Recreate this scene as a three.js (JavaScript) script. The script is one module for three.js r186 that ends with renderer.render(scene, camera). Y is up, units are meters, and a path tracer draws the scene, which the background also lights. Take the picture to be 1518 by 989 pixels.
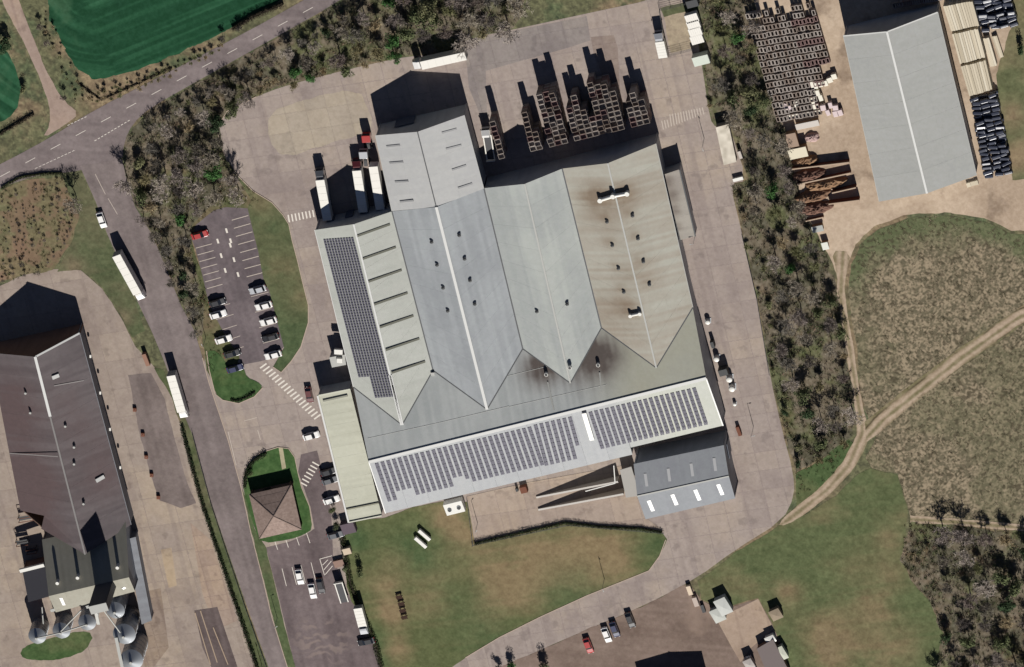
import * as THREE from 'three';
import { mergeGeometries } from 'three/addons/utils/BufferGeometryUtils.js';
import { RoundedBoxGeometry } from 'three/addons/geometries/RoundedBoxGeometry.js';

// ---------------------------------------------------------------- camera, sky, sun, exposure
const V3 = THREE.Vector3;
const SCALE = 0.19, DIST = 3000;                       // metres to one photograph pixel on the ground; camera distance
const scene = new THREE.Scene();
const toCam = new V3(0.105, 0.8745, -0.4735).normalize();   // an aerial survey camera, 29 degrees off the vertical, to the north
const camera = new THREE.PerspectiveCamera(2 * Math.atan(989 / 2 * SCALE / DIST) * 180 / Math.PI, 1518 / 989, 500, 9000);
camera.up.set(0, 0, -1);
camera.position.copy(toCam).multiplyScalar(DIST);
camera.lookAt(0, 0, 0);
camera.updateMatrixWorld();
const camX = new V3().setFromMatrixColumn(camera.matrixWorld, 0), camY = new V3().setFromMatrixColumn(camera.matrixWorld, 1);

const skyW = 64, skyH = 32, skyData = new Float32Array(skyW * skyH * 4);
for (let j = 0; j < skyH; j++) for (let i = 0; i < skyW; i++) {
  const e = Math.max(0, Math.sin(((j + .5) / skyH - .5) * Math.PI)), k = Math.pow(1 - e, 2.2), o = (j * skyW + i) * 4;
  skyData[o] = 0.024 + 0.040 * k; skyData[o + 1] = 0.038 + 0.046 * k; skyData[o + 2] = 0.078 + 0.050 * k; skyData[o + 3] = 1;
}
const sky = new THREE.DataTexture(skyData, skyW, skyH, THREE.RGBAFormat, THREE.FloatType);
sky.mapping = THREE.EquirectangularReflectionMapping; sky.magFilter = THREE.LinearFilter; sky.needsUpdate = true;
scene.background = sky; scene.environment = sky;

const sun = new THREE.DirectionalLight(0xfffbf5, 5);
sun.position.set(0.304, 1, 1.214).multiplyScalar(300);
sun.castShadow = true; sun.shadow.mapSize.set(4096, 4096);
Object.assign(sun.shadow.camera, { left: -200, right: 200, top: 200, bottom: -200, near: 10, far: 900 });
scene.add(sun, sun.target);

const renderer = new THREE.WebGLRenderer({ antialias: true });
renderer.setSize(1024, 667);
renderer.toneMapping = THREE.LinearToneMapping;
renderer.toneMappingExposure = 1.45;
renderer.shadowMap.enabled = true;

// ---------------------------------------------------------------- helpers
function seeded(a) { return () => { a |= 0; a = a + 0x6D2B79F5 | 0; let t = Math.imul(a ^ a >>> 15, 1 | a); t = t + Math.imul(t ^ t >>> 7, 61 | t) ^ t; return ((t ^ t >>> 14) >>> 0) / 4294967296; }; }
const rnd = seeded(20240611);
const lerp = (a, b, t) => a + (b - a) * t, clamp = (v, a = 0, b = 1) => Math.min(b, Math.max(a, v)), sstep = (a, b, v) => { v = clamp((v - a) / (b - a)); return v * v * (3 - 2 * v); };
const PERM = new Float32Array(65536); { const r = seeded(7); for (let i = 0; i < 65536; i++) PERM[i] = r(); }
const hsh = (i, j) => PERM[(Math.imul(i, 7919) + Math.imul(j, 104729)) & 65535];
function noise(x, y) { const i = Math.floor(x), j = Math.floor(y); let u = x - i, v = y - j; u = u * u * (3 - 2 * u); v = v * v * (3 - 2 * v);
  return lerp(lerp(hsh(i, j), hsh(i + 1, j), u), lerp(hsh(i, j + 1), hsh(i + 1, j + 1), u), v); }
function fbm(x, y, n = 4) { let s = 0, a = .5, t = 0; for (let k = 0; k < n; k++) { s += a * noise(x, y); t += a; a *= .55; x = x * 2.07 + 13.1; y = y * 2.03 + 7.7; } return s / t; }

// a photograph pixel gives a direction; the height of the surface it lies on gives the distance
function P(px, py, h = 0) {
  const q = new V3().addScaledVector(camX, (px - 759) * SCALE).addScaledVector(camY, (494.5 - py) * SCALE);
  const t = (h - camera.position.y) / (q.y - camera.position.y);
  return q.sub(camera.position).multiplyScalar(t).add(camera.position);
}
function onPlane(px, py, a, b, c) {       // the point of the plane through a, b, c in the direction of a pixel
  const q = P(px, py, 0).sub(camera.position), n = new V3().crossVectors(b.clone().sub(a), c.clone().sub(a));
  return q.multiplyScalar(n.dot(a.clone().sub(camera.position)) / n.dot(q)).add(camera.position);
}
// colours are noted as they look in full sun (sRGB 0-255) and turned into base colours by the sunlit exposure
const GAIN = 1.5, toLin = v => (v /= 255) <= .04045 ? v / 12.92 : Math.pow((v + .055) / 1.055, 2.4), toS = v => 255 * (v <= .0031308 ? v * 12.92 : 1.055 * Math.pow(v, 1 / 2.4) - .055);
const BASE = new Uint8Array(256); for (let i = 0; i < 256; i++) BASE[i] = Math.round(toS(toLin(i) / GAIN));
const col = (r, g, b) => new THREE.Color().setRGB(toLin(r) / GAIN, toLin(g) / GAIN, toLin(b) / GAIN);
const mixc = (a, b, t) => [a[0] + (b[0] - a[0]) * t, a[1] + (b[1] - a[1]) * t, a[2] + (b[2] - a[2]) * t];
const mat = (c, roughness = .85, extra = {}) => new THREE.MeshPhysicalMaterial({ color: c.isColor ? c : col(...c), roughness, specularIntensity: roughness >= .9 ? .25 : 1, ...extra });

function groundTexture(fn, x0, z0, x1, z1, res) {
  const w = Math.min(2048, Math.max(8, Math.ceil((x1 - x0) / res))), h = Math.min(2048, Math.max(8, Math.ceil((z1 - z0) / res))), d = new Uint8Array(w * h * 4);
  for (let j = 0; j < h; j++) for (let i = 0; i < w; i++) {
    const c = fn(lerp(x0, x1, (i + .5) / w), lerp(z0, z1, (j + .5) / h)), o = (j * w + i) * 4;
    for (let k = 0; k < 3; k++) d[o + k] = BASE[clamp(Math.round(c[k]), 0, 255)];
    d[o + 3] = 255;
  }
  const t = new THREE.DataTexture(d, w, h); t.colorSpace = THREE.SRGBColorSpace; t.magFilter = THREE.LinearFilter; t.minFilter = THREE.LinearFilter; t.needsUpdate = true; return t;
}
const used = new Map();
function numbered(n) { const k = used.get(n) || 0; used.set(n, k + 1); return k ? n + '_' + String(k).padStart(3, '0') : n; }
function structure(o, name) { o.name = numbered(name); o.userData.kind = 'structure'; scene.add(o); return o; }
function tag(o, label, category, group) { o.userData.label = label; o.userData.category = category; if (group) o.userData.group = group; return o; }
function thing(name, label, category, at, group) { const g = new THREE.Group(); g.name = numbered(name); if (at) g.position.copy(at); scene.add(g); return tag(g, label, category, group); }
function part(parent, name, geo, m, world = true) {     // geometry in world axes unless told otherwise
  if (world) { parent.updateWorldMatrix(true, false); geo.translate(-parent.getWorldPosition(new V3()).x, -parent.getWorldPosition(new V3()).y, -parent.getWorldPosition(new V3()).z); }
  const o = new THREE.Mesh(geo, m); o.name = name; parent.add(o); return o;
}
function copyOf(o, at, turn, label, group) { const c = o.clone(); c.name = numbered(o.name.replace(/_\d{3}$/, '')); c.position.copy(at); c.rotation.y = turn; c.userData = { ...o.userData }; if (label) c.userData.label = label; if (group) c.userData.group = group; scene.add(c); return c; }

function facing(pts) { const n = new V3(); for (let i = 0; i < pts.length; i++) { const a = pts[i], b = pts[(i + 1) % pts.length]; n.x += (a.y - b.y) * (a.z + b.z); n.y += (a.z - b.z) * (a.x + b.x); n.z += (a.x - b.x) * (a.y + b.y); } return n.normalize(); }
function prism(pts, vec, box) {            // a flat or nearly flat outline given a thickness
  const n = facing(pts), ax = [Math.abs(n.x), Math.abs(n.y), Math.abs(n.z)], m = ax.indexOf(Math.max(...ax));
  const flat = pts.map(p => m === 0 ? new THREE.Vector2(p.z, p.y) : m === 1 ? new THREE.Vector2(p.x, p.z) : new THREE.Vector2(p.x, p.y));
  const tris = THREE.ShapeUtils.triangulateShape(flat, []), pos = [], uv = [], far = pts.map(p => p.clone().add(vec));
  const put = (p, u) => { pos.push(p.x, p.y, p.z); uv.push(...u); };
  const cap = p => box ? [(p.x - box[0]) / (box[2] - box[0]), (p.z - box[1]) / (box[3] - box[1])] : m === 1 ? [p.x * .1, p.z * .1] : [(p.x + p.z) * .1, p.y * .1];
  const out = n.dot(vec) < 0;
  for (let [a, b, c] of tris) {
    const e = pts[b].clone().sub(pts[a]).cross(pts[c].clone().sub(pts[a])).dot(vec) < 0; if (!e) [b, c] = [c, b];
    for (const k of [a, b, c]) put(pts[k], cap(pts[k])); for (const k of [a, c, b]) put(far[k], cap(far[k]));
  }
  for (let i = 0; i < pts.length; i++) {
    const j = (i + 1) % pts.length; let q = [pts[i], far[i], far[j], pts[i], far[j], pts[j]]; if (!out) q = q.reverse();
    for (const p of q) put(p, cap(p));
  }
  const g = new THREE.BufferGeometry(); g.setAttribute('position', new THREE.Float32BufferAttribute(pos, 3)); g.setAttribute('uv', new THREE.Float32BufferAttribute(uv, 2)); g.computeVertexNormals(); return g;
}
const DOWN = h => new V3(0, -h, 0);
function boundsOf(pts, m = 0.5) { let b = [1e9, 1e9, -1e9, -1e9]; for (const p of pts) b = [Math.min(b[0], p.x - m), Math.min(b[1], p.z - m), Math.max(b[2], p.x + m), Math.max(b[3], p.z + m)]; return b; }
function boxGeo(w, h, d, x = 0, y = 0, z = 0) { return new THREE.BoxGeometry(w, h, d).translate(x, y, z); }
function bar(a, b, w, h) {                 // a beam of width w and height h whose underside runs from a to b
  const d = b.clone().sub(a), l = d.length(), g = new THREE.BoxGeometry(l, h, w).translate(l / 2, h / 2, 0);
  const x = d.normalize(), z = new V3().crossVectors(x, new V3(0, 1, 0)).normalize(), y = new V3().crossVectors(z, x);
  return g.applyMatrix4(new THREE.Matrix4().makeBasis(x, y, z).setPosition(a));
}
function pole(a, b, r0, r1 = r0, n = 8) { const d = b.clone().sub(a), l = d.length(); return new THREE.CylinderGeometry(r1, r0, l, n).translate(0, l / 2, 0).applyQuaternion(new THREE.Quaternion().setFromUnitVectors(new V3(0, 1, 0), d.normalize())).translate(a.x, a.y, a.z); }
const smooth = (pts, k = 2, closed = true) => { for (; k > 0; k--) { const q = []; for (let i = 0; i < pts.length - (closed ? 0 : 1); i++) { const a = pts[i], b = pts[(i + 1) % pts.length]; q.push([a[0] * .75 + b[0] * .25, a[1] * .75 + b[1] * .25], [a[0] * .25 + b[0] * .75, a[1] * .25 + b[1] * .75]); } if (!closed) { q.unshift(pts[0]); q.push(pts[pts.length - 1]); } pts = q; } return pts; };
function outline(poly, y, wob = 0, round = 0) {
  const w = (round ? smooth(poly, round) : poly).map(p => P(p[0], p[1], y)), out = [];
  for (let i = 0; i < w.length; i++) { const a = w[i], b = w[(i + 1) % w.length], n = wob ? Math.max(1, Math.ceil(a.distanceTo(b) / .9)) : 1;
    for (let k = 0; k < n; k++) { const p = a.clone().lerp(b, k / n); if (wob) { p.x += (fbm(p.x * .35 + 40, p.z * .35, 3) - .5) * wob * 2; p.z += (fbm(p.x * .35, p.z * .35 + 90, 3) - .5) * wob * 2; } out.push(p); } }
  return out;
}
function sheet(pts, box) {
  const tris = THREE.ShapeUtils.triangulateShape(pts.map(p => new THREE.Vector2(p.x, p.z)), []), pos = [], uv = [], idx = [];
  for (const p of pts) { pos.push(p.x, p.y, p.z); uv.push((p.x - box[0]) / (box[2] - box[0]), (p.z - box[1]) / (box[3] - box[1])); }
  for (const [a, b, c] of tris) { const s = (pts[b].z - pts[a].z) * (pts[c].x - pts[a].x) - (pts[b].x - pts[a].x) * (pts[c].z - pts[a].z); s > 0 ? idx.push(a, b, c) : idx.push(a, c, b); }
  const g = new THREE.BufferGeometry(); g.setAttribute('position', new THREE.Float32BufferAttribute(pos, 3)); g.setAttribute('uv', new THREE.Float32BufferAttribute(uv, 2)); g.setIndex(idx); g.computeVertexNormals(); return g;
}
function ground(name, poly, y, fn, { res = .22, wob = 0, round = 0, bump = 0, rough = .95 } = {}) {
  const pts = outline(poly, y, wob, round), lo = [-160, -125, 160, 125], b = boundsOf(pts);
  const box = [Math.max(b[0], lo[0]), Math.max(b[1], lo[1]), Math.min(b[2], lo[2]), Math.min(b[3], lo[3])];
  const t = groundTexture(fn, ...box, res), m = new THREE.MeshPhysicalMaterial({ map: t, roughness: rough, specularIntensity: .25 });
  if (bump) { m.bumpMap = t; m.bumpScale = bump; }
  return structure(new THREE.Mesh(sheet(pts, box), m), name);
}
const inside = (poly, x, y) => { let c = false; for (let i = 0, j = poly.length - 1; i < poly.length; j = i++) { const [a, b] = poly[i], [d, e] = poly[j]; if ((b > y) !== (e > y) && x < (d - a) * (y - b) / (e - b) + a) c = !c; } return c; };
function strip(path, w, h, y, wTop = w) {          // a raised band along a ground path (px)
  const pts = path.map(p => P(p[0], p[1], y)), L = [], R = [];
  for (let i = 0; i < pts.length; i++) { const d = pts[Math.min(i + 1, pts.length - 1)].clone().sub(pts[Math.max(i - 1, 0)]).setY(0).normalize(); const n = new V3(-d.z, 0, d.x).multiplyScalar(w / 2); L.push(pts[i].clone().add(n)); R.push(pts[i].clone().sub(n)); }
  const o = [...L, ...R.reverse()]; return prism(o.map(p => p.setY(y + h)), DOWN(h));
}
const paint = mat([226, 218, 206], .8), paintWorn = mat([196, 184, 172], .9);
function stripe(parent, name, a, b, w, y, m = paint) {   // a painted bar from a to b (px)
  const p = P(...a, y), q = P(...b, y), d = q.clone().sub(p).normalize(), n = new V3(-d.z, 0, d.x).multiplyScalar(w / 2);
  const pts = [p.clone().add(n), q.clone().add(n), q.clone().sub(n), p.clone().sub(n)];
  return part(parent, name, sheet(pts, boundsOf(pts, 0)), m, false);
}
// blotches of matter on a surface: where, how wide (m), how strong
const blot = (list) => { const q = list.map(([px, py, r, k]) => { const p = P(px, py); return [p.x, p.z, r, k]; }); return (x, z) => { let s = 0; for (const [a, b, r, k] of q) { const d = Math.hypot(x - a, z - b) / r; if (d < 2) s += k * Math.exp(-d * d * 1.6); } return s; }; };

// ---------------------------------------------------------------- the ground
const speck = (x, z, k) => (noise(x * 3.1, z * 3.1) - .5) * k + (noise(x * 1.1 + 9, z * 1.1) - .5) * k;
const e2 = P(722, 607).sub(P(647, 307)).setY(0).normalize(), e1 = new V3(-e2.z, 0, e2.x).multiplyScalar(-1);  // along the factory's ridges; across them, eastwards
const along = (x, z) => x * e2.x + z * e2.z, across = (x, z) => x * e1.x + z * e1.z;
function rough(x, z) {   // rough grass, dead stems and bare soil
  let c = mixc([92, 92, 62], [128, 110, 84], sstep(.36, .66, fbm(x * .07, z * .07)));
  c = mixc(c, [70, 84, 52], sstep(.55, .75, fbm(x * .16 + 50, z * .16)) * .7); const s = speck(x, z, 40); return [c[0] + s, c[1] + s, c[2] + s * .8];
}
{ const t = groundTexture(rough, -160, -125, 160, 125, .3); t.wrapS = t.wrapT = THREE.MirroredRepeatWrapping;
  const g = new THREE.PlaneGeometry(6000, 6000, 1, 1).rotateX(-Math.PI / 2), p = g.attributes.position, u = g.attributes.uv;
  for (let i = 0; i < p.count; i++) u.setXY(i, (p.getX(i) + 160) / 320, (p.getZ(i) + 125) / 250);
  structure(new THREE.Mesh(g, new THREE.MeshStandardMaterial({ map: t, roughness: .95 })), 'ground'); }

function concrete(base, joint = 0, kx = 1) { const wear = [base[0] + 10, base[1] + 8, base[2] + 2], dark = [base[0] - 20, base[1] - 20, base[2] - 17];
  return (x, z) => { const a = along(x, z), b = across(x, z); let c = mixc(base, wear, sstep(.45, .75, fbm(x * .05 + 3, z * .05)));
    c = mixc(c, dark, sstep(.52, .8, fbm(x * .09 + 70, z * .09 + 20, 5)) * .75 * kx);
    c = mixc(c, dark, sstep(.6, .85, noise(a * .03 + 5, b * .8)) * .45 * kx);                 // wheel tracks along the lanes
    if (joint) { const t = hsh(Math.floor(a / joint) + 300, Math.floor(b / joint) + 300) - .5; c = mixc(c, t > 0 ? wear : dark, Math.abs(t) * .6); const ja = Math.abs(a / joint - Math.round(a / joint)) * joint, jb = Math.abs(b / joint - Math.round(b / joint)) * joint; if (Math.min(ja, jb) < .1) c = mixc(c, dark, .7); }
    c = mixc(c, [base[0] - 44, base[1] - 42, base[2] - 38], sstep(.66, .78, fbm(x * .32 + 140, z * .32, 5)) * .35 * kx);                // oil and damp stains
    const s = speck(x, z, 9); return [c[0] + s, c[1] + s, c[2] + s]; }; }
function asphalt(base, dir = 0) { return (x, z) => { const a = dir ? along(x, z) : x, b = dir ? across(x, z) : z, s = speck(x, z, 10) + (fbm(x * .12, z * .12) - .5) * 34 + (noise(a * .05, b * .9) - .5) * 14; return [base[0] + s, base[1] + s * .95, base[2] + s * .92]; }; }
function turf(green, brown, bare, spots, k = 1) { const f = spots ? blot(spots) : null;
  return (x, z) => { let t = sstep(.4, .68, fbm(x * .06 + 11, z * .06 + 31, 5)) * .5 * k + (f ? f(x, z) * (.6 + .8 * fbm(x * .2, z * .2)) : 0);
    t += (noise(across(x, z) * .06, along(x, z) * .9) - .5) * .22; let c = mixc(green, brown, clamp(t)); c = mixc(c, bare, clamp(t - .95) * .7); const s = speck(x, z, 15) + (fbm(x * .5, z * .5, 3) - .5) * 22; return [c[0] + s, c[1] + s, c[2] + s * .8]; }; }
const concreteYard = concrete([164, 151, 143], 6), dirt = (x, z) => { let c = mixc([178, 158, 137], [194, 174, 152], sstep(.35, .7, fbm(x * .08, z * .08))); c = mixc(c, [140, 122, 105], sstep(.58, .8, fbm(x * .14 + 30, z * .14, 5)) * .8); const s = speck(x, z, 14); return [c[0] + s, c[1] + s, c[2] + s]; };

// green crop with sowing lines that turn on the headland
const cropA = P(140, 100), cropRoad = P(400, 15).sub(P(140, 122)).setY(0).normalize();
function crop(x, z) { const dx = x - cropA.x, dz = z - cropA.z, u = dx * cropRoad.x + dz * cropRoad.z, v = -dx * cropRoad.z + dz * cropRoad.x;
  const turn = sstep(12, -2, u), r = Math.hypot(u - 12, v + 22), rows = lerp(noise(v * 1.3, u * .02), noise(r * 1.1, 3), turn), tram = lerp(noise(v * .35 + 8, u * .015), noise(r * .4, 7), turn);
  let c = mixc([26, 68, 44], [46, 92, 64], sstep(.4, .85, rows) * .7 + sstep(.62, .8, tram) * .5); c = mixc(c, [80, 108, 80], sstep(.62, .8, fbm(x * .12, z * .12)) * turn * .55); c = mixc(c, [17, 50, 34], sstep(.55, .8, fbm(x * .05 + 5, z * .05)) * .6); const s = speck(x, z, 9); return [c[0] + s, c[1] + s, c[2] + s]; }
ground('crop_field', [[66, -70], [74, 30], [97, 75], [118, 106], [136, 119], [160, 117], [240, 88], [318, 54], [372, 22], [440, -12], [520, -70]], .02, crop, { wob: 1.1 });
ground('crop_field', [[-20, 55], [6, 68], [20, 95], [31, 130], [27, 160], [14, 174], [-20, 192]], .02, crop, { wob: .5 });
const roadTone = [126, 115, 114];
const farmTrack = [[-14, -40], [16, -40], [27, 0], [40, 32], [58, 80], [76, 120], [96, 152], [118, 168], [96, 186], [62, 206], [74, 184], [74, 158], [60, 118], [36, 64], [16, 28], [2, 0]];
ground('farm_track', farmTrack, .03, (x, z) => { const c = concrete([164, 144, 132])(x, z); return c; }, { wob: .25, round: 1 });
const mainRoad = ground('main_road', [[-60, 306], [-60, 272], [0, 244], [80, 201], [132, 167], [250, 107], [370, 45], [440, 6], [520, -40], [560, -40], [500, 4], [400, 60], [300, 116], [222, 160], [196, 184], [184, 210], [181, 240], [122, 252], [98, 256], [58, 259], [0, 278]], .034, asphalt(roadTone), { round: 1 });
const sideRoad = ground('side_road', [[118, 246], [181, 236], [186, 260], [200, 306], [227, 351], [250, 407], [268, 452], [288, 490], [300, 530], [309, 565], [338, 652], [358, 725], [372, 790], [390, 860], [403, 915], [436, 1020], [408, 1020], [398, 989], [368, 905], [335, 810], [313, 745], [285, 645], [262, 588], [243, 535], [225, 492], [205, 450], [178, 390], [158, 345], [142, 300]], .042, asphalt([127, 116, 114], 1));
// the yard that surrounds the factory, with the lane that leaves it
const yard = ground('concrete_yard', [[322, 190], [336, 165], [380, 143], [420, 128], [480, 112], [540, 97], [612, 82], [690, 78], [689, 58], [760, 44], [860, 22], [974, -2], [1030, -30], [1034, 60], [1042, 104], [1052, 176], [1062, 190], [1080, 184], [1108, 268], [1082, 272], [1100, 345], [1122, 440], [1141, 555], [1160, 640], [1176, 700], [1178, 735], [1160, 772], [1090, 815], [1032, 858], [955, 898], [850, 942], [782, 972], [700, 1010], [560, 1010], [440, 1010], [428, 989], [403, 915], [390, 860], [372, 790], [358, 725], [338, 652], [309, 565], [300, 530], [330, 470], [395, 420], [396, 300], [372, 282], [337, 240], [326, 210]], .02, concreteYard, { round: 1 });
ground('yard_patch', [[689, 60], [760, 46], [870, 24], [875, 60], [845, 70], [720, 105], [722, 175], [716, 180], [695, 130]], .032, concrete([148, 139, 134], 7), {});
ground('yard_patch', [[876, 55], [910, 52], [916, 72], [918, 118], [925, 190], [880, 80]], .032, concrete([148, 133, 124], 5), {});
ground('works_yard', [[-60, 440], [0, 425], [40, 404], [90, 398], [120, 401], [152, 428], [178, 470], [202, 515], [232, 548], [250, 580], [266, 625], [284, 690], [298, 742], [316, 802], [343, 882], [374, 975], [384, 1020], [-60, 1020]].map(p => p), .016, concrete([162, 148, 137], 9), { wob: .3 });
ground('asphalt_patch', [[190, 556], [224, 553], [244, 592], [258, 650], [278, 718], [291, 746], [268, 753], [236, 742], [222, 700], [206, 640]], .028, asphalt([126, 114, 110], 1), { wob: .25 });
ground('grass_verge', [[228, 545], [242, 548], [262, 590], [283, 640], [296, 690], [310, 745], [334, 812], [366, 905], [397, 989], [400, 1010], [384, 1010], [373, 970], [344, 880], [317, 800], [300, 742], [287, 690], [270, 628], [250, 582]], .046, turf([84, 92, 62], [118, 106, 86], [140, 122, 104]), { wob: .3 });
ground('slab_patch', [[205, 880], [238, 872], [250, 960], [228, 989], [214, 989]], .028, concrete([146, 130, 118], 4), {});
ground('slab_patch', [[282, 775], [312, 800], [340, 885], [352, 920], [320, 935], [300, 880]], .028, concrete([163, 144, 131], 5), {});
ground('slab_patch', [[288, 905], [322, 900], [352, 989], [318, 1000], [300, 960]], .03, asphalt([106, 94, 92], 1), {});
ground('slab_patch', [[238, 815], [254, 812], [262, 868], [250, 872]], .03, concrete([170, 152, 132], 0), {});
ground('bramble_ground', [[-60, 300], [0, 284], [40, 266], [92, 262], [112, 272], [120, 320], [102, 365], [78, 402], [30, 408], [-60, 440]], .024, (x, z) => { const c = rough(x, z), t = sstep(.42, .6, fbm(x * .25, z * .25, 4)); return mixc(mixc(c, [148, 130, 106], .45), [132, 104, 88], t * .6); }, { wob: .6, bump: .25 });
ground('grass_verge', [[92, 262], [112, 258], [124, 266], [146, 315], [166, 368], [200, 446], [214, 490], [196, 500], [176, 462], [150, 422], [122, 400], [84, 402], [104, 366], [118, 322]], .03, turf([86, 94, 66], [120, 108, 86], [138, 120, 100], [[182, 470, 4, .8], [110, 395, 5, .7]]), { wob: .4 });
// the belt of trees, the staff car park and its verges
const woodFloor = (x, z) => { let c = mixc([116, 106, 90], [92, 88, 72], sstep(.4, .65, fbm(x * .2, z * .2))); c = mixc(c, [96, 102, 66], sstep(.52, .7, fbm(x * .12 + 21, z * .12)) * .7); c = mixc(c, [126, 106, 84], sstep(.62, .8, fbm(x * .17 + 60, z * .17)) * .6); const s = speck(x, z, 26); return [c[0] + s, c[1] + s, c[2] + s]; };
const beltWood = [[196, 188], [222, 164], [300, 119], [345, 96], [372, 140], [338, 164], [323, 188], [330, 225], [350, 258], [372, 281], [340, 292], [310, 306], [286, 332], [281, 358], [290, 400], [304, 440], [303, 500], [288, 488], [268, 450], [250, 405], [227, 349], [200, 304], [187, 258], [185, 216]];
const northWood = [[300, 119], [400, 63], [500, 7], [540, -18], [775, -18], [775, 20], [760, 41], [688, 57], [690, 75], [612, 80], [540, 95], [480, 110], [420, 126], [372, 142], [340, 152]];
const eastWood = [[1030, -20], [1112, -20], [1128, 80], [1146, 165], [1172, 200], [1178, 260], [1192, 312], [1222, 372], [1240, 420], [1252, 500], [1266, 590], [1262, 648], [1200, 690], [1180, 700], [1163, 640], [1143, 550], [1124, 440], [1102, 345], [1086, 276], [1108, 266], [1094, 210], [1080, 184], [1056, 176], [1044, 104], [1046, 60]];
const southWood = [[1352, 774], [1400, 778], [1470, 786], [1540, 790], [1540, 1010], [1384, 1010], [1398, 940], [1378, 890], [1352, 860], [1336, 830], [1340, 800]];
for (const w of [beltWood, northWood, eastWood, southWood]) ground('woodland_floor', w, .05, woodFloor, { wob: .8, bump: .3, res: .26 });
ground('scrub_verge', [[310, 306], [345, 286], [372, 282], [398, 300], [386, 312], [366, 309], [334, 309], [312, 316], [290, 340], [284, 356], [290, 378], [306, 428], [312, 456], [338, 500], [356, 528], [344, 560], [318, 575], [306, 548], [300, 500], [303, 440], [289, 400], [280, 358], [286, 332]], .056, turf([88, 92, 62], [122, 106, 84], [132, 112, 92], null, 1.6), { wob: .35 });
const carPark = ground('car_park', [[316, 312], [334, 307], [367, 309], [371, 326], [383, 374], [391, 416], [399, 431], [421, 514], [408, 530], [384, 536], [359, 541], [354, 528], [334, 497], [311, 455], [304, 426], [290, 370], [283, 352], [290, 334]], .066, asphalt([112, 102, 104], 1), { wob: .12 });
const verge = [[346, 254], [375, 283], [403, 300], [419, 318], [428, 332], [433, 356], [441, 386], [449, 420], [457, 452], [457, 478], [446, 514], [432, 535], [417, 552], [405, 544], [421, 516], [399, 431], [391, 416], [383, 374], [371, 326], [367, 309], [372, 296]];
ground('grass_verge', verge, .1, turf([78, 92, 62], [108, 104, 76], [124, 108, 84], [[440, 440, 9, .7], [420, 400, 6, .5], [385, 300, 5, .7]]), {});
const island = [[306, 520], [322, 520], [340, 545], [361, 545], [366, 560], [382, 566], [390, 574], [377, 588], [354, 598], [330, 593], [319, 584], [310, 548]];
ground('grass_island', island, .1, turf([66, 90, 52], [96, 98, 62], [120, 104, 80]), { round: 1 });
const plot = [[361, 706], [367, 688], [386, 671], [412, 663], [428, 665], [437, 678], [442, 702], [447, 722], [459, 751], [464, 784], [450, 793], [430, 800], [388, 806], [378, 786], [368, 752], [361, 730]];
ground('lodge_garden', plot, .1, turf([66, 94, 52], [104, 106, 72], [120, 104, 84]), { round: 1 });
ground('grass_verge', [[361, 730], [369, 752], [378, 786], [394, 812], [411, 881], [422, 928], [440, 1000], [430, 1000], [405, 918], [391, 860], [373, 790], [359, 726]], .08, turf([86, 98, 66], [112, 104, 80], [130, 114, 96]), { wob: .2 });
const lowerPark = ground('lower_car_park', [[442, 700], [446, 674], [470, 668], [478, 700], [491, 760], [494, 829], [512, 870], [521, 892], [538, 916], [557, 954], [572, 1010], [442, 1010], [423, 928], [412, 881], [394, 812], [430, 803], [452, 794], [466, 784], [460, 751]], .044, (() => { const f = asphalt([113, 101, 101], 1); return (x, z) => { const c = f(x, z), p = P(478, 950), r = Math.hypot(x - p.x, z - p.z), t = sstep(11, 4, r) * sstep(.5, .75, noise(along(x, z) * .9 + fbm(x * .2, z * .2) * 5, across(x, z) * .4)); return mixc(c, [150, 134, 126], t * .6); }; })(), {});
const lawn = [[506, 783], [520, 772], [570, 768], [612, 752], [655, 744], [694, 744], [704, 806], [772, 790], [842, 776], [890, 781], [950, 783], [980, 787], [989, 800], [978, 824], [962, 846], [870, 883], [800, 915], [740, 945], [690, 975], [640, 1010], [570, 1010], [557, 954], [538, 916], [521, 892], [514, 870], [512, 820]];
const southLawn = ground('south_lawn', lawn, .07, (() => { const b = blot([[900, 820, 13, .9], [850, 840, 15, .9], [780, 840, 16, .75], [720, 850, 10, .6], [640, 850, 8, .6], [570, 870, 7, .95], [580, 910, 6, 1], [588, 960, 6, .9], [640, 900, 8, .4], [720, 920, 9, .55], [760, 880, 9, .6], [690, 790, 9, .8], [660, 770, 7, .8], [590, 830, 6, .6]]), g2 = blot([[545, 950, 5, 1], [620, 815, 9, .8], [530, 800, 5, .9], [680, 890, 12, .3], [970, 810, 6, .7], [850, 885, 12, .5], [720, 950, 10, .5], [555, 985, 5, 1]]);
  return (x, z) => { const t = b(x, z) * (.5 + fbm(x * .15, z * .15)) + (fbm(x * .08, z * .08) - .5) * .7 + (noise(across(x, z) * .05, along(x, z) * .8) - .5) * .3, g = g2(x, z) * (.4 + fbm(x * .2 + 8, z * .2)); let c = mixc([94, 100, 66], [136, 119, 90], clamp(t)); c = mixc(c, [66, 90, 56], clamp(g)); const s = speck(x, z, 13) + (fbm(x * .6, z * .6, 3) - .5) * 18; return [c[0] + s, c[1] + s, c[2] + s * .8]; }; })(), { wob: .15 });
ground('concrete_apron', [[692, 736], [780, 716], [925, 690], [960, 770], [985, 788], [950, 782], [890, 779], [842, 773], [770, 789], [704, 805]], .082, concrete([170, 154, 141], 8), {});
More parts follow.
